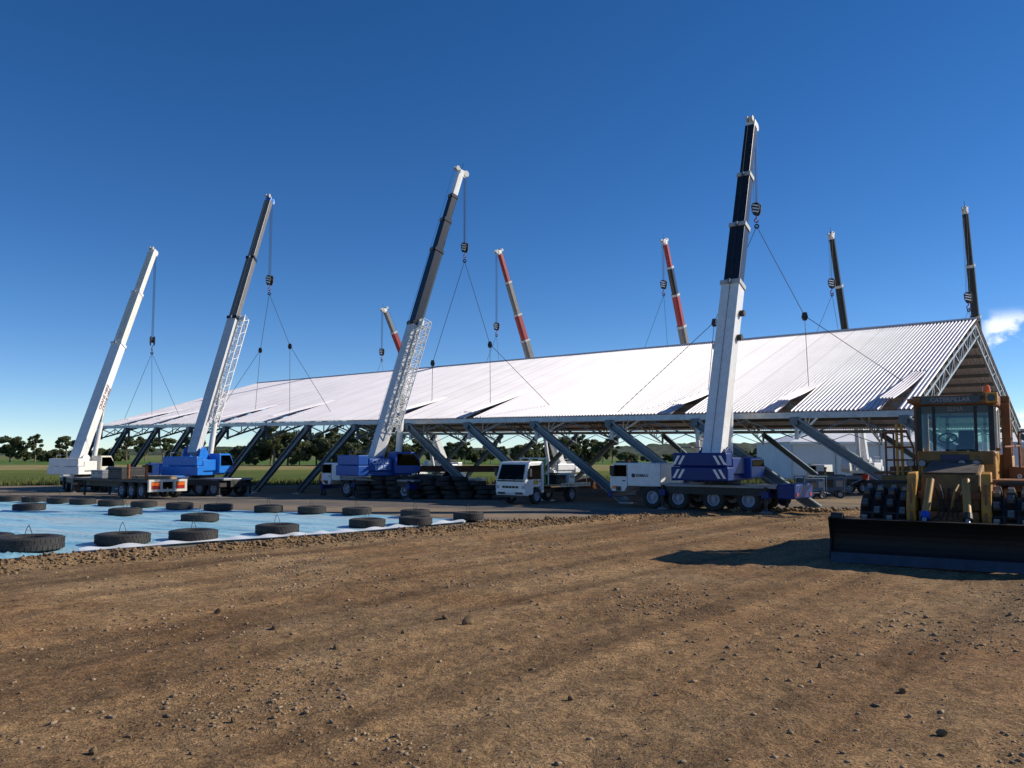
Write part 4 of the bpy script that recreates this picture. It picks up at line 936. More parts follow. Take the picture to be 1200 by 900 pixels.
def tyre(x, y, r, z=None, h=TH, fill=True, wire=True, label='', group=None, tilt=(0, 0)):
    zb = (gz(x, y)+0.06) if z is None else z
    e = thing('old_tyre', label, 'tyre', (x, y, zb), rng.uniform(0, 6), group); e.rotation_euler = (tilt[0], tilt[1], rng.uniform(0, 6))
    sc = (r, r, h/0.62)
    c_ = link('casing', _case, None, e); c_.scale = sc; c_.location = (0, 0, h/2)
    if fill: f = link('soil_fill', _fill, None, e); f.scale = sc; f.location = (0, 0, h/2)
    if wire:
        w = link('wire_loop', _wire, None, e); w.scale = (r*1.0, r, 0.48); w.location = (0, 0, h*0.62); w.rotation_euler = (0, 0, rng.uniform(-0.6, 0.6)-e.rotation_euler.z)
rows = [((-12.33, 22.02, 0.82), (-14.2, 23.3, 0.66), (-10.62, 23.55, 0.70), (-9.08, 24.6, 0.66), (-7.22, 26.53, 0.65), (-4.83, 28.76, 0.60), (-3.32, 29.69, 0.57), (-1.62, 32.0, 0.56)),
        ((-20.93, 37.31, 0.64), (-15.43, 34.36, 0.62), (-11.28, 31.15, 0.65)),
        ((-25.95, 44.4, 0.57), (-24.2, 43.6, 0.58), (-22.4, 42.6, 0.57), (-20.76, 41.6, 0.58), (-18.88, 40.5, 0.56), (-16.81, 39.3, 0.56), (-14.75, 38.2, 0.57), (-12.69, 37.2, 0.6), (-10.24, 36.2, 0.58), (-8.25, 35.5, 0.57), (-6.25, 34.7, 0.58), (-3.75, 33.4, 0.57))]
for rowi, (lab, grp) in enumerate((('soil-filled tyre lying on the white-edged rim of the blue sheet by the rubble', 'tyres along the near edge of the sheet'), ('soil-filled tyre lying alone out in the middle of the blue sheet', 'tyres in the middle of the sheet'), ('tyre lying on the far rim of the blue sheet towards the cranes', 'tyres along the far edge of the sheet'))):
    for qi, (x, y, r) in enumerate(rows[rowi]):
        l2 = lab
        if rowi == 0 and qi == 0: l2 = 'widest soil-filled tyre on the blue sheet, wire loop standing from its middle'
        tyre(x, y, r, label=l2, group=grp, h=0.36 if rowi == 0 and qi == 0 else TH)

# stack of worn tyres in front of the royal blue crane
hgt = 0.255
def pile_pt(u, w): return (-8.75 + 0.97*u - 0.15*w, 50.3 - 0.22*u + 0.95*w)
for w in range(2):
    n0 = 9
    for u in range(n0):
        lev = (4, 5, 5, 5, 5, 5, 5, 4, 2)[u] if w == 0 else (3, 5, 5, 5, 5, 5, 4, 3, 2)[u]
        ox, oy = rng.uniform(-0.04, 0.04), rng.uniform(-0.04, 0.04)
        for k in range(lev):
            x, y = pile_pt(u + (0.5 if w else 0.0) + 0.10*(4-k)*(1 if u > 3 else 0.5), w)
            x += ox + rng.uniform(-0.12, 0.12); y += oy + rng.uniform(-0.1, 0.1)
            tyre(x, y, rng.uniform(0.46, 0.50), z=gz(x, y)+0.02+k*hgt, h=0.25, fill=False, wire=False, label='worn bare tyre in the tall stack before the royal blue crane', group='stack of worn tyres', tilt=(rng.uniform(-0.07, 0.07), rng.uniform(0.02, 0.13)))

# ================================================================== SOIL COMPACTOR
mat('hood_dark', (0.11, 0.10, 0.095), 0.6, var=0.3, scale=3, dirt=(0.26, 0.15, 0.05), dirt_amt=0.5)  # dark grey with brown mottling for the hood top
cp = thing('soil_compactor', 'yellow soil compactor with black blade and pad-foot steel wheels', 'compactor', (10.25, 20.05, 0.05), math.atan2(-0.838, -0.545))
def bl(mb, name, m, parent=cp, bevel=0.0, smooth=False): return mb.build(name, m, parent, smooth, bevel)
# blade: curved mouldboard
prf = []
for q in range(9):
    t = q/8; prf.append((1.62 + 0.20*(2*t-1)**2, 0.05 + 0.93*t))
out_ = prf + [(x-0.07, z) for x, z in reversed(prf)]
blade = bl(MB().prism(out_, -2.32, 2.32), 'blade', 'blade_black')

mat('worn_dark', (0.05, 0.06, 0.08), 0.4, metal=0.6, var=0.2)
bl(MB().prism([(1.83, 0.0), (1.875, 0.0), (1.80, 0.22), (1.755, 0.22)], -2.33, 2.33), 'cutting_edge', 'worn_dark', blade)
for sy in (-1, 1):
    bl(MB().prism([(1.45, 0.12), (1.84, 0.06), (1.70, 0.52), (1.84, 1.0), (1.62, 1.02), (1.42, 0.65)], sy*2.33, sy*2.37), 'end_plate', 'blade_black', blade)
    bl(MB().tube((1.66, sy*2.2-0.13, 1.0), (1.66, sy*2.2+0.13, 1.0), 0.11, 12), 'corner_lug', 'black_steel', blade)
    bl(MB().bar((1.6, sy*0.72, 0.45), (-0.4, sy*0.66, 0.75), 0.18, 0.26), 'push_arm', 'black_steel')
bl(MB().span((1.46, -2.2, 0.9), (1.7, 2.2, 0.977)), 'top_rail', 'blade_black', blade)
for zz in (0.3, 0.62): bl(MB().span((1.43, -2.2, zz), (1.55, 2.2, zz+0.1)), 'back_rib', 'black_steel', blade)
# pad-foot wheels
foot_me = MB(); 
foot_me.add([(-.15, -.115, 0), (.15, -.115, 0), (.15, .115, 0), (-.15, .115, 0), (-.11, -.085, .14), (.11, -.085, .14), (.11, .085, .14), (-.11, .085, .14), (-.09, -.065, .2), (.09, -.065, .2), (.09, .065, .2), (-.09, .065, .2)],
    [(0,1,5,4),(1,2,6,5),(2,3,7,6),(3,0,4,7),(4,5,9,8),(5,6,10,9),(6,7,11,10),(7,4,8,11),(8,9,10,11)])
foot_me = foot_me.mesh('foot'); foot_me.materials.append(M['black_steel']); foot_me.materials.append(M['foot_worn'])
for pf in foot_me.polygons:
    if pf.center.z > 0.165: pf.material_index = 1
drum_me = MB().lathe([(0.0, -0.42), (0.25, -0.45), (0.30, -0.50), (0.58, -0.52), (0.62, -0.55), (0.62, 0.55), (0.58, 0.52), (0.30, 0.50), (0.25, 0.45), (0.0, 0.42)], 36, Matrix.Rotation(math.pi/2, 4, 'X'), closed=False).mesh('drum'); drum_me.materials.append(M['black_steel'])
def pad_wheel(x, y, split):
    d = link('wheel', drum_me, None, cp); d.location = (x, y, 0.85)
    mb = MB()
    for r_ in range(4):
        for q in range(13):
            a = 2*math.pi*(q+0.5*(r_ % 2))/13; yy = -0.41+0.273*r_
            T = Matrix.Rotation(a, 4, 'Y') @ Matrix.Translation((0, yy, 0.60)) @ Matrix.Diagonal((0.85, 0.9, 1.32, 1))
            if split:
                f = link('foot', foot_me, None, d); f.matrix_local = T
            else:
                mb.add([v.co for v in foot_me.vertices], [tuple(p_.vertices) for p_ in foot_me.polygons], T)
    if not split: mb.build('foot_rows', 'black_steel', d)
    MB().tube((0, -0.6, 0), (0, 0.6, 0), 0.22, 16).build('hub', 'cat_yellow', d)
for sy in (-1, 1): pad_wheel(0.0, sy*1.36, True); pad_wheel(-3.75, sy*1.36, False)
# frames and bodywork
bl(MB().span((-1.2, -0.62, 0.62), (0.75, 0.62, 1.15)), 'front_frame', 'cat_brown', bevel=0.03)
bl(MB().tube((0.0, -0.85, 0.82), (0.0, 0.85, 0.82), 0.22, 14), 'front_axle', 'cat_brown')
bl(MB().prism([(-1.3, 1.16), (0.42, 1.16), (0.42, 1.5), (0.05, 1.98), (-1.3, 2.26)], -0.62, 0.62), 'front_hood', 'cat_shade_grime', bevel=0.04)
bl(MB().prism([(0.04, 2.0), (0.05, 2.02), (-1.25, 2.30), (-1.26, 2.28)], -0.56, 0.56), 'hood_top', 'hood_dark')
for q in range(6): bl(MB().span((0.424, -0.5, 1.2+0.045*q), (0.44, 0.5, 1.222+0.045*q)), 'grille_slat', 'black_steel')
for q in range(5):                                      # hydraulic plumbing over the front frame
    yy = -0.28+0.14*q; bl(MB().path([(0.46, yy, 1.66), (0.58, yy*0.8, 1.5), (0.66, yy*0.6, 1.25), (0.9, yy*0.7, 1.05), (1.3, yy*1.3, 0.95)], 0.022, 6), 'hydraulic_hose', 'black_steel')
for sy in (-1, 1):
    for q in range(5): bl(MB().tube((0.30+0.07*q, sy*0.865, 1.0+0.2*q), (0.30+0.07*q, sy*0.885, 1.0+0.2*q), 0.03, 8), 'bolt', 'black_steel')
    bl(MB().bar((0.86, sy*0.76, 0.8), (0.62, sy*0.76, 1.75), 0.05, 0.12), 'tower_gusset', 'cat_brown')
    bl(MB().prism([(-0.2, 1.17), (0.1, 1.17), (0.1, 1.65), (-0.2, 1.75)], sy*0.64, sy*0.9), 'valve_cover', 'cat_brown', bevel=0.02)
    bl(MB().bar((0.75, sy*2.05, 1.7), (-0.6, sy*2.05, 1.78), 0.05, 0.08), 'scraper_rail', 'black_steel'); bl(MB().bar((-0.6, sy*0.9, 1.76), (-0.6, sy*2.07, 1.76), 0.06, 0.08), 'scraper_rail', 'black_steel')
for sy in (-1, 1):
    bl(MB().prism([(0.78, 0.7), (0.84, 1.2), (0.5, 2.0), (0.18, 2.05), (0.12, 1.17), (0.3, 0.7)], sy*0.66, sy*0.86), 'lift_tower', 'cat_yellow', bevel=0.02)
    a = Vector((0.55, sy*0.36, 1.86)); b = Vector((1.52, sy*0.46, 0.62)); mm = a.lerp(b, 0.62)
    c_ = bl(MB().tube(a, mm, 0.085, 12), 'lift_cylinder', 'gold_metal', smooth=True); bl(MB().tube(mm, b, 0.05, 10), 'piston_rod', 'worn_steel', c_, smooth=True)
    bl(MB().tube(mm-(b-a)*0.03, mm+(b-a)*0.06, 0.1, 12), 'gland', 'blue_plastic' if sy < 0 else 'black_steel', c_)
    hp = [(0.5, sy*0.2, 1.75), (0.66, sy*0.14, 1.6), (0.74, sy*0.10, 1.4), (0.66, sy*0.06, 1.2), (0.5, sy*0.04, 1.12)]
    bl(MB().path(hp, 0.03, 6), 'hydraulic_hose', 'gold_metal' if sy > 0 else 'black_steel')
bl(MB().span((0.20, -0.65, 1.42), (0.5, 0.65, 1.6)), 'cross_member', 'cat_brown', bevel=0.02)
bl(MB().span((-1.15, -1.62, 1.18), (-0.62, -0.72, 1.92)), 'step_box', 'cat_shade_grime', bevel=0.04)
bl(MB().span((-1.45, -1.0, 0.75), (-3.0, 1.0, 1.6)), 'mid_frame', 'cat_brown', bevel=0.03)
bl(MB().span((-2.95, -1.02, 1.0), (-6.3, 1.02, 2.45)), 'engine_hood', 'cat_yellow', bevel=0.08)
bl(MB().span((-2.6, 1.04, 1.5), (-5.6, 1.75, 2.12)), 'side_tank', 'cat_brown', bevel=0.05)
bl(MB().span((-2.6, -1.75, 1.5), (-5.6, -1.04, 2.12)), 'side_tank', 'cat_brown', bevel=0.05)
bl(MB().span((-0.75, 0.75, 1.72), (-2.55, 1.9, 1.84)), 'fender', 'cat_brown', bevel=0.02)
bl(MB().span((-1.2, -1.9, 1.94), (-2.6, -1.06, 2.0)), 'fender', 'cat_brown', bevel=0.02)
lettering('815', 0.24, 'white_mark', cp, frame((-2.59, 1.4, 1.85), (0, 1, 0), (1, 0, 0)), bold=0.004)
# cab
cx0, cx1, cy = -1.25, -2.75, 0.86
bl(MB().span((cx1, -cy, 1.62), (cx0-0.003, cy, 2.52)), 'cab_base', 'cat_yellow', bevel=0.04)
bl(MB().span((cx0-0.02, -0.82, 2.2), (cx0+0.03, 0.82, 2.5)), 'front_cowl', 'cat_shade_grime', bevel=0.01)
for (sx, sy) in ((cx0-0.05, -1), (cx0-0.05, 1)):
    bl(MB().bar((sx, sy*0.80, 2.53), (sx-0.06, sy*0.80, 3.62), 0.12, 0.12), 'cab_post', 'black_steel')
for sy in (-1, 1):
    bl(MB().bar((cx0-0.02, sy*0.46, 2.53), (cx0-0.08, sy*0.46, 3.62), 0.07, 0.07), 'window_bar', 'black_steel')
    bl(MB().bar((cx1+0.05, sy*0.82, 2.53), (cx1+0.05, sy*0.82, 3.62), 0.12, 0.14), 'cab_post', 'cat_yellow')
    bl(MB().add([(cx0-0.12, sy*0.84, 2.6), (cx1+0.16, sy*0.84, 2.6), (cx1+0.16, sy*0.84, 3.6), (cx0-0.14, sy*0.84, 3.6)], [(0, 1, 2, 3)]), 'side_window', 'cab_glass')
    bl(MB().path([(cx0-0.5, sy*0.87, 2.6), (cx0-0.5, sy*0.87, 3.5), (cx0-0.62, sy*0.87, 3.58), (cx1+0.3, sy*0.87, 3.58), (cx1+0.2, sy*0.87, 3.5), (cx1+0.2, sy*0.87, 2.6)], 0.03, 6), 'door_frame', 'cream_paint')
    bl(MB().add([(cx0-0.03, sy*0.50, 2.56), (cx0-0.03, sy*0.74, 2.56), (cx0-0.09, sy*0.74, 3.6), (cx0-0.09, sy*0.50, 3.6)], [(0, 1, 2, 3)]), 'corner_pane', 'cab_glass')
bl(MB().add([(cx0-0.03, -0.43, 2.56), (cx0-0.03, 0.43, 2.56), (cx0-0.09, 0.43, 3.5), (cx0-0.09, -0.43, 3.5)], [(0, 1, 2, 3)]), 'windscreen', 'cab_glass')
bl(MB().span((cx0-0.11, -0.76, 3.46), (cx0-0.06, 0.76, 3.66)), 'sun_strip', 'dark_blue' if 'dark_blue' in M else 'boom_dark')
lettering('SEMA', 0.15, 'visor_letters', cp, frame((cx0-0.052, 0.02, 3.56), (0, 1, 0), (1, 0, 0)), bold=0.0)
bl(MB().add([(cx1+0.03, -0.72, 2.75), (cx1+0.03, 0.72, 2.75), (cx1+0.03, 0.72, 3.55), (cx1+0.03, -0.72, 3.55)], [(0, 1, 2, 3)]), 'rear_window', 'cab_glass')
rf = bl(MB().prism([(cx0+0.22, 3.66), (cx0+0.26, 3.74), (cx0+0.1, 3.9), (cx1-0.1, 3.93), (cx1-0.2, 3.85), (cx1-0.2, 3.66)], -0.92, 0.92), 'cab_roof', 'cat_brown', bevel=0.03)
bl(MB().bar((cx0+0.245, -0.72, 3.775), (cx0+0.245, 0.60, 3.775), 0.03, 0.17), 'visor', 'boom_dark', rf)
lettering('CATERPILLAR', 0.145, 'visor_letters', rf, frame((cx0+0.266, -0.05, 3.775), (0, 1, 0), (1, 0, 0)), bold=0.003)
bl(MB().box((cx0+0.12, 0.84, 3.80), (0.28, 0.26, 0.26)), 'lamp_housing', 'cat_yellow', rf, bevel=0.03)
bl(MB().tube((cx0+0.25, 0.84, 3.80), (cx0+0.30, 0.84, 3.80), 0.085, 14), 'work_lamp', 'boom_dark', rf)
bl(MB().box((cx0+0.18, -0.86, 3.77), (0.3, 0.3, 0.12)), 'lamp_housing', 'cat_brown', rf, bevel=0.03)
bl(MB().lathe([(0, 0), (0.085, 0), (0.09, 0.04), (0.075, 0.15), (0.04, 0.18), (0, 0.18)], 16, Matrix.Translation((cx0-0.1, 0.72, 3.95)), closed=False), 'beacon', 'orange_lens', rf)
# roll-over frame behind the cab
for sy in (-1, 1): bl(MB().bar((cx1-0.15, sy*1.02, 1.7), (cx1-0.15, sy*1.02, 3.74), 0.2, 0.26), 'roll_post', 'cat_brown', bevel=0.02)
bl(MB().bar((cx1-0.33, -1.12, 3.84), (cx1-0.33, 1.12, 3.84), 0.22, 0.22), 'roll_beam', 'cat_brown', bevel=0.04)
bl(MB().tube((cx1-0.7, 1.05, 2.4), (cx1-0.7, 1.05, 3.35), 0.08, 12), 'exhaust_pipe', 'rust')
bl(MB().tube((cx1-0.3, 1.45, 2.14), (cx1-0.3, 1.45, 2.62), 0.14, 14), 'air_cleaner', 'cream_paint')
# driver's seat and wheel
st_ = bl(MB().span((-2.35, -0.05, 2.53), (-1.85, 0.35, 2.68)), 'seat', 'seat_black', bevel=0.03); bl(MB().span((-2.45, -0.03, 2.66), (-2.32, 0.33, 3.05)), 'backrest', 'seat_black', st_, bevel=0.04)
bl(MB().lathe([(0.19, -0.015), (0.22, -0.015), (0.22, 0.015), (0.19, 0.015)], 24, Matrix.Translation((-1.62, -0.2, 2.85)) @ Matrix.Rotation(R(35), 4, 'Y')), 'steering_wheel', 'seat_black')
bl(MB().tube((-1.45, -0.2, 2.5), (-1.62, -0.2, 2.85), 0.04, 8), 'steering_column', 'seat_black')
# plate, lamps and handrails
bl(MB().span((cx0+0.032, -0.34, 2.28), (cx0+0.044, 0.30, 2.44)), 'name_plate', 'dark_mark')
lettering('HAMATTY', 0.13, 'plate_blue', cp, frame((cx0+0.05, -0.02, 2.36), (0, 1, 0), (1, 0, 0)))
for yy in (-0.98, -0.72, 0.16, 0.46):
    bl(MB().tube((-1.0, yy, 1.95), (-1.0, yy, 2.16), 0.03, 6), 'lamp_stalk', 'cat_yellow')
    l_ = bl(MB().tube((-1.08, yy, 2.22), (-0.94, yy, 2.22), 0.095, 14), 'work_lamp', 'black_steel'); bl(MB().tube((-0.939, yy, 2.22), (-0.935, yy, 2.22), 0.08, 14), 'lens', 'boom_grey', l_)
for pts in ([(-0.7, -1.5, 1.9), (-0.7, -1.5, 2.95), (-0.78, -1.4, 3.02), (-0.9, -1.05, 3.02), (-1.1, -0.92, 2.6), (-1.1, -0.92, 1.95)], [(-0.7, -1.5, 2.3), (-1.05, -0.93, 2.3)], [(-0.7, -1.5, 2.62), (-1.05, -0.95, 2.62)], [(-2.5, -1.6, 2.0), (-2.5, -1.6, 3.0), (-1.3, -1.6, 3.0), (-1.3, -1.6, 2.0)]):
    bl(MB().path(pts, 0.026, 6), 'handrail', 'rust')
for xx, yy in ((-0.95, -1.28), (-1.05, -1.18)):
    bl(MB().tube((xx, yy, 1.9), (xx, yy, 3.2), 0.035, 8), 'stanchion', 'cat_yellow')
for pts in ([(-2.6, 1.72, 2.1), (-2.6, 1.72, 3.3), (-4.2, 1.72, 3.3), (-4.2, 1.72, 2.1)], [(-2.6, 1.72, 2.65), (-4.2, 1.72, 2.65)], [(-3.4, 1.72, 2.1), (-3.4, 1.72, 3.3)], [(-2.6, 1.3, 2.1), (-2.6, 1.3, 3.0), (-2.6, 1.72, 3.0)], [(-1.25, 1.05, 2.62), (-2.6, 1.3, 2.65)], [(-4.2, 1.72, 2.1), (-4.2, 1.72, 3.3), (-5.6, 1.72, 3.3), (-5.6, 1.72, 2.1)], [(-4.2, 1.72, 2.65), (-5.6, 1.72, 2.65)]):
    bl(MB().path(pts, 0.026, 6), 'handrail', 'rust')

# ================================================================== WHITE FLAT-TRAY TRUCK
ta = math.atan2(-0.79, -0.62)
tk = thing('flat_tray_truck', 'white cab-over flat tray truck parked under the eave by the tyre stack', 'truck', (0.55, 43.35, 0.0), ta)
def tb(mb, name, m, parent=tk, bevel=0.0, smooth=False): return mb.build(name, m, parent, smooth, bevel)
tb(MB().span((-4.5, -0.38, 0.52), (0.9, 0.38, 0.72)), 'chassis', 'black_steel')
cab = tb(MB().prism([(-0.55, 0.72), (-0.5, 0.55), (-0.35, 0.55), (-0.32, 0.85), (0.32, 0.85), (0.36, 0.5), (0.98, 0.42), (1.04, 0.62), (1.02, 1.2), (0.72, 2.02), (0.55, 2.12), (-0.5, 2.14), (-0.55, 2.05)], -0.93, 0.93), 'cab', 'white_paint', bevel=0.05)
tb(MB().add([(1.035, -0.80, 1.24), (1.035, 0.80, 1.24), (0.775, 0.74, 1.98), (0.775, -0.74, 1.98)], [(0, 1, 2, 3)]), 'windscreen', 'dark_glass', cab)
tb(MB().span((1.03, -0.82, 1.14), (1.055, 0.82, 1.20)), 'wiper_panel', 'black_steel', cab)
for yy in (-0.45, 0.25): tb(MB().bar((1.06, yy, 1.2), (0.97, yy+0.42, 1.45), 0.02, 0.02), 'wiper', 'black_steel', cab)
tb(MB().span((1.04, -0.26, 0.58), (1.065, 0.26, 0.70)), 'number_plate', 'white_mark', cab)
tb(MB().span((0.98, -0.95, 0.36), (1.09, 0.95, 0.47)), 'bumper', 'black_steel', cab, bevel=0.02)
for sy in (-1, 1):
    tb(MB().prism([(-0.32, 0.9), (-0.305, 0.9), (-0.305, 2.0), (-0.32, 2.0)], sy*0.933, sy*0.938), 'door_seam', 'dark_mark', cab)
    tb(MB().span((-0.24, sy*0.933, 1.12), (-0.1, sy*0.955, 1.16)), 'door_handle', 'black_steel', cab)
    tb(MB().span((1.03, sy*0.93-0.03, 0.97), (1.05, sy*0.93+0.01, 1.06)), 'indicator', 'orange_lens', cab)
for i in range(5): tb(MB().span((1.035, -0.5+0.21*i, 0.82), (1.06, -0.34+0.21*i, 0.92)), 'grille_slot', 'black_steel', cab)
for sy in (-1, 1):
    tb(MB().span((1.02, sy*0.82-0.1, 0.80), (1.06, sy*0.82+0.1, 0.95)), 'headlight', 'grey_mark', cab, bevel=0.01)
    tb(MB().span((1.035, sy*0.55-0.22, 0.52), (1.058, sy*0.55+0.22, 0.62)), 'bumper_slot', 'black_steel', cab)
    tb(MB().prism([(-0.25, 1.25), (0.88, 1.25), (0.66, 1.92), (-0.25, 1.95)], sy*0.935, sy*0.947), 'side_window', 'dark_glass', cab)
    tb(MB().prism([(0.0, 1.0), (0.36, 1.0), (0.36, 1.2), (0.0, 1.2)], sy*0.935, sy*0.95), 'door_badge', 'yellow_mark', cab)
    tb(MB().span((0.75, sy*0.98, 1.4), (0.88, sy*1.13, 1.78)), 'mirror', 'black_steel', cab)
    wheel(tk, 0.0, sy*0.78, 0.40, 0.40, 0.24); wheel(tk, -3.1, sy*0.76, 0.40, 0.40, 0.34, 'rim_cream' if 'rim_cream' in M else 'rim_grey')
tray = tb(MB().span((-4.6, -1.02, 0.86), (-0.85, 1.02, 0.95)), 'tray', 'rust_tray')
for sy in (-1, 1):
    tb(MB().span((-4.62, sy*1.025, 0.93), (-1.9, sy*1.06, 0.99)), 'side_rail', 'cream_paint', tray); tb(MB().span((-4.62, sy*1.025, 0.80), (-1.9, sy*1.06, 0.85)), 'side_rail', 'cream_paint', tray)
    for i in range(9): tb(MB().span((-4.6+0.33*i, sy*1.03, 0.852), (-4.52+0.33*i, sy*1.055, 0.928)), 'rail_post', 'cream_paint', tray)
tb(MB().span((-4.64, -1.0, 0.78), (-4.61, 1.0, 0.98)), 'tailboard', 'cream_paint', tray)
for yy in (-0.9, -0.3, 0.3, 0.9): tb(MB().tube((-0.95, yy, 0.95), (-0.95, yy, 2.3), 0.03, 8), 'headboard_post', 'white_paint', tray)
for zz in (1.5, 2.28): tb(MB().tube((-0.95, -0.92, zz), (-0.95, 0.92, zz), 0.03, 8), 'headboard_rail', 'white_paint', tray)
for yy in (-0.95, 0.95): tb(MB().tube((-4.4, yy, 0.95), (-4.4, yy, 2.1), 0.025, 8), 'stake', 'galv_steel', tray)
def on_truck(lx, ly): v = Vector((0.55, 43.35, 0)) + Matrix.Rotation(ta, 3, 'Z') @ Vector((lx, ly, 0)); return v.x, v.y
def box_thing(name, label, cat, x, y, z, d, rz, m, lid=None, feet=False):
    e = thing(name, label, cat, (x, y, z), rz); MB().span((-d[0]/2, -d[1]/2, 0.0), (d[0]/2, d[1]/2, d[2]*0.82)).build('body', m, e, bevel=0.03)
    MB().span((-d[0]/2-0.02, -d[1]/2-0.02, d[2]*0.825), (d[0]/2+0.02, d[1]/2+0.02, d[2])).build('lid', lid or m, e, bevel=0.02)
    for sy in (-1, 1): MB().box((d[0]*0.25*sy, d[1]/2+0.03, d[2]*0.62), (0.10, 0.04, 0.05)).build('latch', 'black_steel', e)
x, y = on_truck(-3.3, 0.45); box_thing('tool_box', 'white steel toolbox standing on the truck tray', 'toolbox', x, y, 0.953, (0.55, 0.6, 0.55), ta, 'white_paint')
x, y = on_truck(-1.35, 0.1); box_thing('green_bin', 'bright green bin behind the truck cab', 'bin', x, y, 0.953, (0.35, 0.45, 1.25), ta, 'green_paint')
x, y = on_truck(-2.3, 0.3); box_thing('dark_crate', 'dark steel crate on the truck tray between bin and toolbox', 'crate', x, y, 0.953, (0.9, 0.9, 0.45), ta, 'black_steel')
x, y = on_truck(-4.0, -0.3); box_thing('timber_crate', 'low timber crate at the tail of the truck tray', 'crate', x, y, 0.953, (0.7, 0.9, 0.18), ta, 'timber')

# ================================================================== FLAT TRAILER
tr = thing('flat_trailer', 'dark flat-bed trailer with white and orange tailboard beside the bright blue crane', 'trailer', (-20.0, 49.9, gz(0, 49.9)), HL)
def rb(mb, name, m, parent=tr, bevel=0.0): return mb.build(name, m, parent, False, bevel)
rb(MB().span((0.1, -1.2, 0.95), (9.0, 1.2, 1.08)), 'deck', 'black_steel')
for yy in (-0.5, 0.5): rb(MB().span((0.2, yy-0.08, 0.6), (8.8, yy+0.08, 0.945)), 'beam', 'black_steel')
tl_ = rb(MB().span((-0.06, -1.2, 0.98), (0.09, 1.2, 1.12)), 'tail_rail', 'cream_paint'); rb(MB().span((-0.06, -1.2, 0.42), (0.09, 1.2, 0.56)), 'tail_rail', 'cream_paint')
for yy in (-1.12, -0.42, 0.42, 1.12): rb(MB().span((-0.06, yy-0.07, 0.562), (0.09, yy+0.07, 0.978)), 'tail_post', 'cream_paint')
for yy in (-0.77, 0.77):
    rb(MB().span((-0.075, yy-0.26, 0.58), (-0.02, yy+0.26, 0.75)), 'tail_light', 'tail_lens'); rb(MB().span((-0.075, yy-0.26, 0.77), (-0.02, yy+0.26, 0.95)), 'marker_board', 'orange_lens')
for ax in (0.9, 2.0, 3.1):
    for sy in (-1, 1): wheel(tr, ax, sy*0.98, 0.46, 0.46, 0.36, 'rim_grey')
for xx in (8.2,): rb(MB().tube((xx, 0.8, 0.0), (xx, 0.8, 0.95), 0.07, 8), 'landing_leg', 'black_steel'); rb(MB().tube((xx, -0.8, 0.0), (xx, -0.8, 0.95), 0.07, 8), 'landing_leg', 'black_steel')
for xx in (0.6, 2.6): rb(MB().tube((xx, 1.0, 1.08), (xx, 1.0, 2.0), 0.09, 8), 'stake', 'rust')
def on_trailer(lx, ly): v = Vector((-20.0, 49.9, 0)) + Matrix.Rotation(HL, 3, 'Z') @ Vector((lx, ly, 0)); return v.x, v.y
zt = gz(0, 49.9)+1.083
x, y = on_trailer(1.5, 0.0); box_thing('timber_bundle', 'pale timber bundle on the tail of the flat trailer', 'timber', x, y, zt, (2.4, 1.5, 0.22), HL, 'timber')
x, y = on_trailer(4.4, 0.1); box_thing('machine_crate', 'black machine crate in the middle of the flat trailer', 'crate', x, y, zt, (1.6, 1.6, 0.7), HL, 'black_steel')
x, y = on_trailer(7.0, 0.0); box_thing('pallet_box', 'grey box at the head of the flat trailer', 'crate', x, y, zt, (1.4, 1.4, 0.5), HL, 'boom_grey')

# ================================================================== SMALLER THINGS ABOUT THE SITE
# long red-brown steel beam on trestles
bm_ = thing('steel_beam', 'long red-brown steel beam resting on trestles under the roof', 'beam', (-3.0, 58.0, gz(0, 58)))
MB().span((-4.4, -0.16, 1.88), (4.6, 0.16, 1.94)).build('flange', 'beam_red', bm_); MB().span((-4.4, -0.16, 1.52), (4.6, 0.16, 1.58)).build('flange', 'beam_red', bm_); MB().span((-4.4, -0.03, 1.582), (4.6, 0.03, 1.878)).build('web', 'beam_red', bm_)
for k, xx in enumerate((-3.4, 3.4)):
    e = thing('trestle', 'dark steel trestle holding up the red-brown beam', 'trestle', (-3.0+xx, 58.0, gz(0, 58)), 0, 'trestles under the steel beam')
    for sy in (-1, 1):
        for sx in (-1, 1): MB().bar((sx*0.25, sy*0.45, 0.0), (sx*0.08, sy*0.12, 1.44), 0.07, 0.07).build('leg', 'black_steel', e)
    MB().span((-0.15, -0.35, 1.44), (0.15, 0.35, 1.518)).build('top_bar', 'black_steel', e)
# white ute
ut = thing('ute', 'white utility vehicle parked under the roof behind the tyre stack', 'ute', (-4.6, 66.0, gz(0, 66)), R(172))
MB().prism([(-2.5, 0.45), (-1.9, 0.4), (1.9, 0.4), (2.4, 0.5), (2.45, 0.85), (1.5, 1.02), (0.85, 1.05), (0.3, 1.62), (-0.75, 1.66), (-0.95, 1.05), (-2.5, 1.05)], -0.88, 0.88).build('body', 'white_paint', ut, bevel=0.05)
for sy in (-1, 1):
    MB().prism([(-0.7, 1.08), (0.72, 1.08), (0.28, 1.55), (-0.62, 1.58)], sy*0.885, sy*0.895).build('side_window', 'dark_glass', ut)
    for xx in (-1.5, 1.55): wheel(ut, xx, sy*0.78, 0.36, 0.36, 0.24)
MB().add([(0.84, -0.74, 1.09), (0.84, 0.74, 1.09), (0.36, 0.68, 1.58), (0.36, -0.68, 1.58)], [(0, 1, 2, 3)]).build('windscreen', 'dark_glass', ut)
for sy in (-1, 1): MB().span((2.40, sy*0.65-0.15, 0.72), (2.462, sy*0.65+0.15, 0.86)).build('headlight', 'grey_mark', ut)
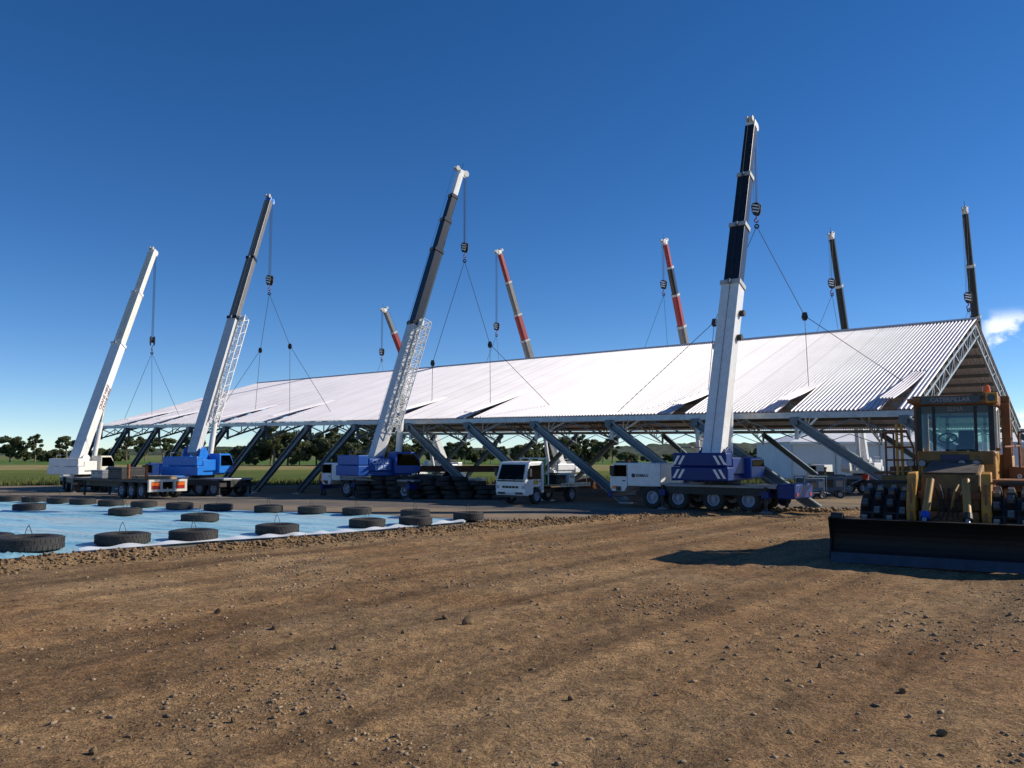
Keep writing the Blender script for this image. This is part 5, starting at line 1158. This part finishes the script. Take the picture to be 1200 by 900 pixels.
# blue welding generators
def generator(x, y, rz, sc, lab):
    e = thing('generator', lab, 'generator', (x, y, gz(x, y)), rz); e.scale = (sc, sc, sc)
    MB().span((-0.7, -0.4, 0.42), (0.7, 0.4, 1.2)).build('body', 'generator_blue', e, bevel=0.05)
    MB().span((-0.5, -0.415, 0.6), (0.1, -0.402, 1.05)).build('louvre_panel', 'black_steel', e); MB().span((0.25, -0.415, 0.65), (0.6, -0.402, 1.0)).build('control_panel', 'boom_grey', e)
    MB().path([(-0.75, -0.45, 0.35), (-0.75, -0.45, 1.3), (0.75, -0.45, 1.3), (0.75, -0.45, 0.35), (-0.75, -0.45, 0.35)], 0.03, 6).build('frame', 'generator_blue', e)
    MB().path([(-0.75, 0.45, 0.35), (-0.75, 0.45, 1.3), (0.75, 0.45, 1.3), (0.75, 0.45, 0.35), (-0.75, 0.45, 0.35)], 0.03, 6).build('frame', 'generator_blue', e)
    for sx in (-0.45, 0.45):
        for sy in (-1, 1): wheel(e, sx, sy*0.45, 0.22, 0.22, 0.14, 'rim_grey')
    MB().tube((0.75, 0, 0.4), (1.4, 0, 0.25), 0.035, 6).build('drawbar', 'generator_blue', e)
generator(17.3, 49.8, 0.3, 1.0, 'dark blue generator set nearest the striped crane outriggers')
generator(18.9, 51.0, -0.2, 1.05, 'dark blue wheeled generator beside the marquee side of the site')
# dark low loader by the marquee with pipe on it
ll = thing('low_loader', 'dark low flat trailer carrying pipes before the marquee', 'trailer', (27.2, 62.5, gz(0, 62.5)), R(4))
MB().span((-4.5, -1.2, 0.75), (4.5, 1.2, 0.92)).build('deck', 'black_steel', ll); MB().span((-4.5, -0.5, 0.45), (4.5, 0.5, 0.745)).build('beam', 'black_steel', ll)
for ax in (-3.2, -2.2, 3.4):
    for sy in (-1, 1): wheel(ll, ax, sy*0.98, 0.4, 0.4, 0.34)
MB().span((-4.5, -1.22, 0.94), (-4.4, 1.22, 1.55)).build('headboard', 'black_steel', ll)
for q in range(4):
    e = thing('steel_pipe', 'long grey pipe lying on the dark low trailer', 'pipe', (27.2, 62.5, gz(0, 62.5)), R(4), 'pipes on the low trailer')
    mb = MB(); mb.lathe([(0.13, -3.6), (0.16, -3.6), (0.16, 3.6), (0.13, 3.6)], 12, Matrix.Translation((0.2, -0.75+0.42*q, 1.085)) @ Matrix.Rotation(math.pi/2, 4, 'Y')); mb.build('pipe_wall', 'boom_grey', e)
    for sx in (-3.55, 3.75): MB().lathe([(0.165, -0.06), (0.185, -0.06), (0.185, 0.06), (0.165, 0.06)], 12, Matrix.Translation((sx+0.0, -0.75+0.42*q, 1.085)) @ Matrix.Rotation(math.pi/2, 4, 'Y')).build('end_collar', 'black_steel', e)
# heap of red earth beyond the truck
def heap(name, label, x, y, r, h, seed, m):
    n1, n2 = 36, 14; vs = []; fs = []
    for i in range(n2):
        f = i/(n2-1)
        for j_ in range(n1):
            a = 2*math.pi*j_/n1; rr = r*f*(1+0.25*float(fbm(np.array([math.cos(a)*2+seed]), np.array([math.sin(a)*2.0]), 2, seed)[0])*2)
            zz = h*(math.cos(f*math.pi)*0.5+0.5) + 0.35*h*float(fbm(np.array([rr*math.cos(a)*1.6+seed]), np.array([rr*math.sin(a)*1.6]), 3, seed)[0])*(1-f)
            vs.append((rr*math.cos(a)*1.5, rr*math.sin(a), zz-0.06))
    for i in range(n2-1):
        for j_ in range(n1): fs.append((i*n1+j_, i*n1+(j_+1) % n1, (i+1)*n1+(j_+1) % n1, (i+1)*n1+j_))
    o = MB().add(vs, fs).build(name, m, None, smooth=False); o.location = (x, y, gz(x, y)); return tag(o, label, 'earth heap')
mat('red_earth', (0.22, 0.10, 0.05), 0.95, var=0.3, scale=2, bump=0.6, bscale=12)
heap('earth_heap', 'low heap of red earth beyond the flat tray truck', 7.0, 78, 2.2, 1.0, 3, 'red_earth')
heap('earth_heap', 'long red earth mound under the roof behind the crane cab', 11.0, 84, 2.6, 0.9, 6, 'red_earth')

# ================================================================== PEOPLE
def skin_mesh(name, m, verts, edges, radii, parent, sub=2):
    me = bpy.data.meshes.new(name); me.from_pydata(verts, edges, []); me.update(); me.materials.append(M[m])
    o = bpy.data.objects.new(name, me); COL.objects.link(o); o.parent = parent
    sk = o.modifiers.new('skin', 'SKIN'); sk.use_smooth_shade = True
    for i, rd in enumerate(radii): me.skin_vertices[0].data[i].radius = rd if isinstance(rd, tuple) else (rd, rd)
    me.skin_vertices[0].data[0].use_root = True
    ss = o.modifiers.new('sub', 'SUBSURF'); ss.levels = sub; ss.render_levels = sub
    return o
def person(label, x, y, rz, shirt, hat=None, pose=0):
    e = thing('person', label, 'person', (x, y, gz(x, y)+0.01), rz)
    b = 0.14*pose
    V_ = [(0,0,.95),(0,0,1.15),(0.03*pose,0,1.36),(0.05*pose,0,1.50),(0.07*pose,0,1.63),(0.08*pose,0,1.74),
          (0.03*pose,.19,1.40),(0.06+b,.25,1.14),(0.22+b,.21,.96),(0.28+b,.2,.90), (0.03*pose,-.19,1.40),(0.05,-.26,1.12),(0.16,-.24,.90),(0.18,-.23,.82),
          (0,.10,.88),(0.06,.12,.50),(-0.02,.13,.08),(0.14,.14,.045), (0,-.10,.88),(-0.02,-.12,.50),(-0.12,-.13,.08),(0.04,-.14,.045)]
    Ed = [(0,1),(1,2),(2,3),(3,4),(4,5),(2,6),(6,7),(7,8),(8,9),(2,10),(10,11),(11,12),(12,13),(0,14),(14,15),(15,16),(16,17),(0,18),(18,19),(19,20),(20,21)]
    Rd = [(.15,.11),(.14,.10),(.16,.11),.055,(.085,.1),(.075,.09),.065,.048,.036,.04,.065,.048,.036,.04,.09,.062,.045,.04,.09,.062,.045,.04]
    skin_mesh('body', 'skin', V_, Ed, Rd, e)
    si = [1, 0, 2, 6, 7, 10, 11]; mp_ = {v: i for i, v in enumerate(si)}
    skin_mesh('shirt', shirt, [V_[i] for i in si], [(mp_[a], mp_[b2]) for a, b2 in Ed if a in mp_ and b2 in mp_], [tuple(np.array(Rd[i] if isinstance(Rd[i], tuple) else (Rd[i], Rd[i]))*1.18) for i in si], e)
    ti = [0, 14, 15, 16, 18, 19, 20]; mp_ = {v: i for i, v in enumerate(ti)}
    skin_mesh('trousers', 'trousers', [V_[i] for i in ti], [(mp_[a], mp_[b2]) for a, b2 in Ed if a in mp_ and b2 in mp_], [tuple(np.array(Rd[i] if isinstance(Rd[i], tuple) else (Rd[i], Rd[i]))*1.2) for i in ti], e)
    for q in (17, 21):
        p_ = Vector(V_[q]); MB().prism([(p_.x-0.24, 0.0), (p_.x+0.06, 0.0), (p_.x+0.05, 0.07), (p_.x-0.08, 0.12), (p_.x-0.24, 0.13)], p_.y-0.055, p_.y+0.055).build('boot', 'seat_black', e, bevel=0.02)
    for sg, q, w_ in ((1, 9, 8), (-1, 13, 12)):       # fingers, slightly curled
        p_ = Vector(V_[q]); d = (p_-Vector(V_[w_])).normalized(); mb = MB()
        for f_ in range(4):
            o_ = p_ + Vector((0, 0, 0)) + Vector((0.0, 0.0, 0.0)) + Vector((-0.03+0.02*f_, 0, 0)); mb.tube(o_, o_+d*(0.045+0.006*(f_ in (1, 2))), 0.009, 6); mb.tube(o_+d*0.045, o_+d*0.075+Vector((0, -sg*0.012, 0)), 0.008, 6)
        mb.tube(p_+Vector((0.035, 0, 0)), p_+Vector((0.06, -sg*0.015, -0.03)), 0.010, 6); mb.build('fingers', 'skin', e)
    hc = Vector(V_[5]) + Vector((0, 0, 0.0))
    MB().box(hc+Vector((0.10, 0, -0.055)), (0.035, 0.03, 0.05)).build('nose', 'skin', e, bevel=0.008)
    for sy in (-1, 1):
        MB().box(hc+Vector((0.088, sy*0.035, -0.02)), (0.012, 0.022, 0.012)).build('eye', 'dark_mark', e); MB().box(hc+Vector((0.0, sy*0.092, -0.05)), (0.04, 0.02, 0.06)).build('ear', 'skin', e, bevel=0.006)
    MB().box(hc+Vector((0.083, 0, -0.105)), (0.012, 0.045, 0.010)).build('mouth', 'red_mark', e)
    if hat: MB().lathe([(0, 0.13), (0.06, 0.125), (0.11, 0.08), (0.125, 0.01), (0.17, -0.01), (0.17, -0.02), (0.12, -0.01), (0, 0.0)], 20, Matrix.Translation(hc+Vector((0, 0, 0.02))), closed=False).build('hard_hat', hat, e, True)
    else: MB().lathe([(0, 0.10), (0.06, 0.09), (0.1, 0.04), (0.105, -0.02), (0.09, -0.03), (0, 0.0)], 16, Matrix.Translation(hc+Vector((-0.012, 0, 0.01))), closed=False).build('hair', 'dark_mark', e, True)
person('worker in red shirt and white hard hat standing by the low trailer', 21.9, 53.0, R(200), 'shirt_red', 'plastic_white', 1)
person('worker in yellow shirt behind the blue generators', 21.0, 57.5, R(160), 'shirt_yellow', None, 0)
person('worker in orange shirt beside the cab of the royal blue crane', -12.3, 56.0, R(250), 'shirt_orange', None, 1)
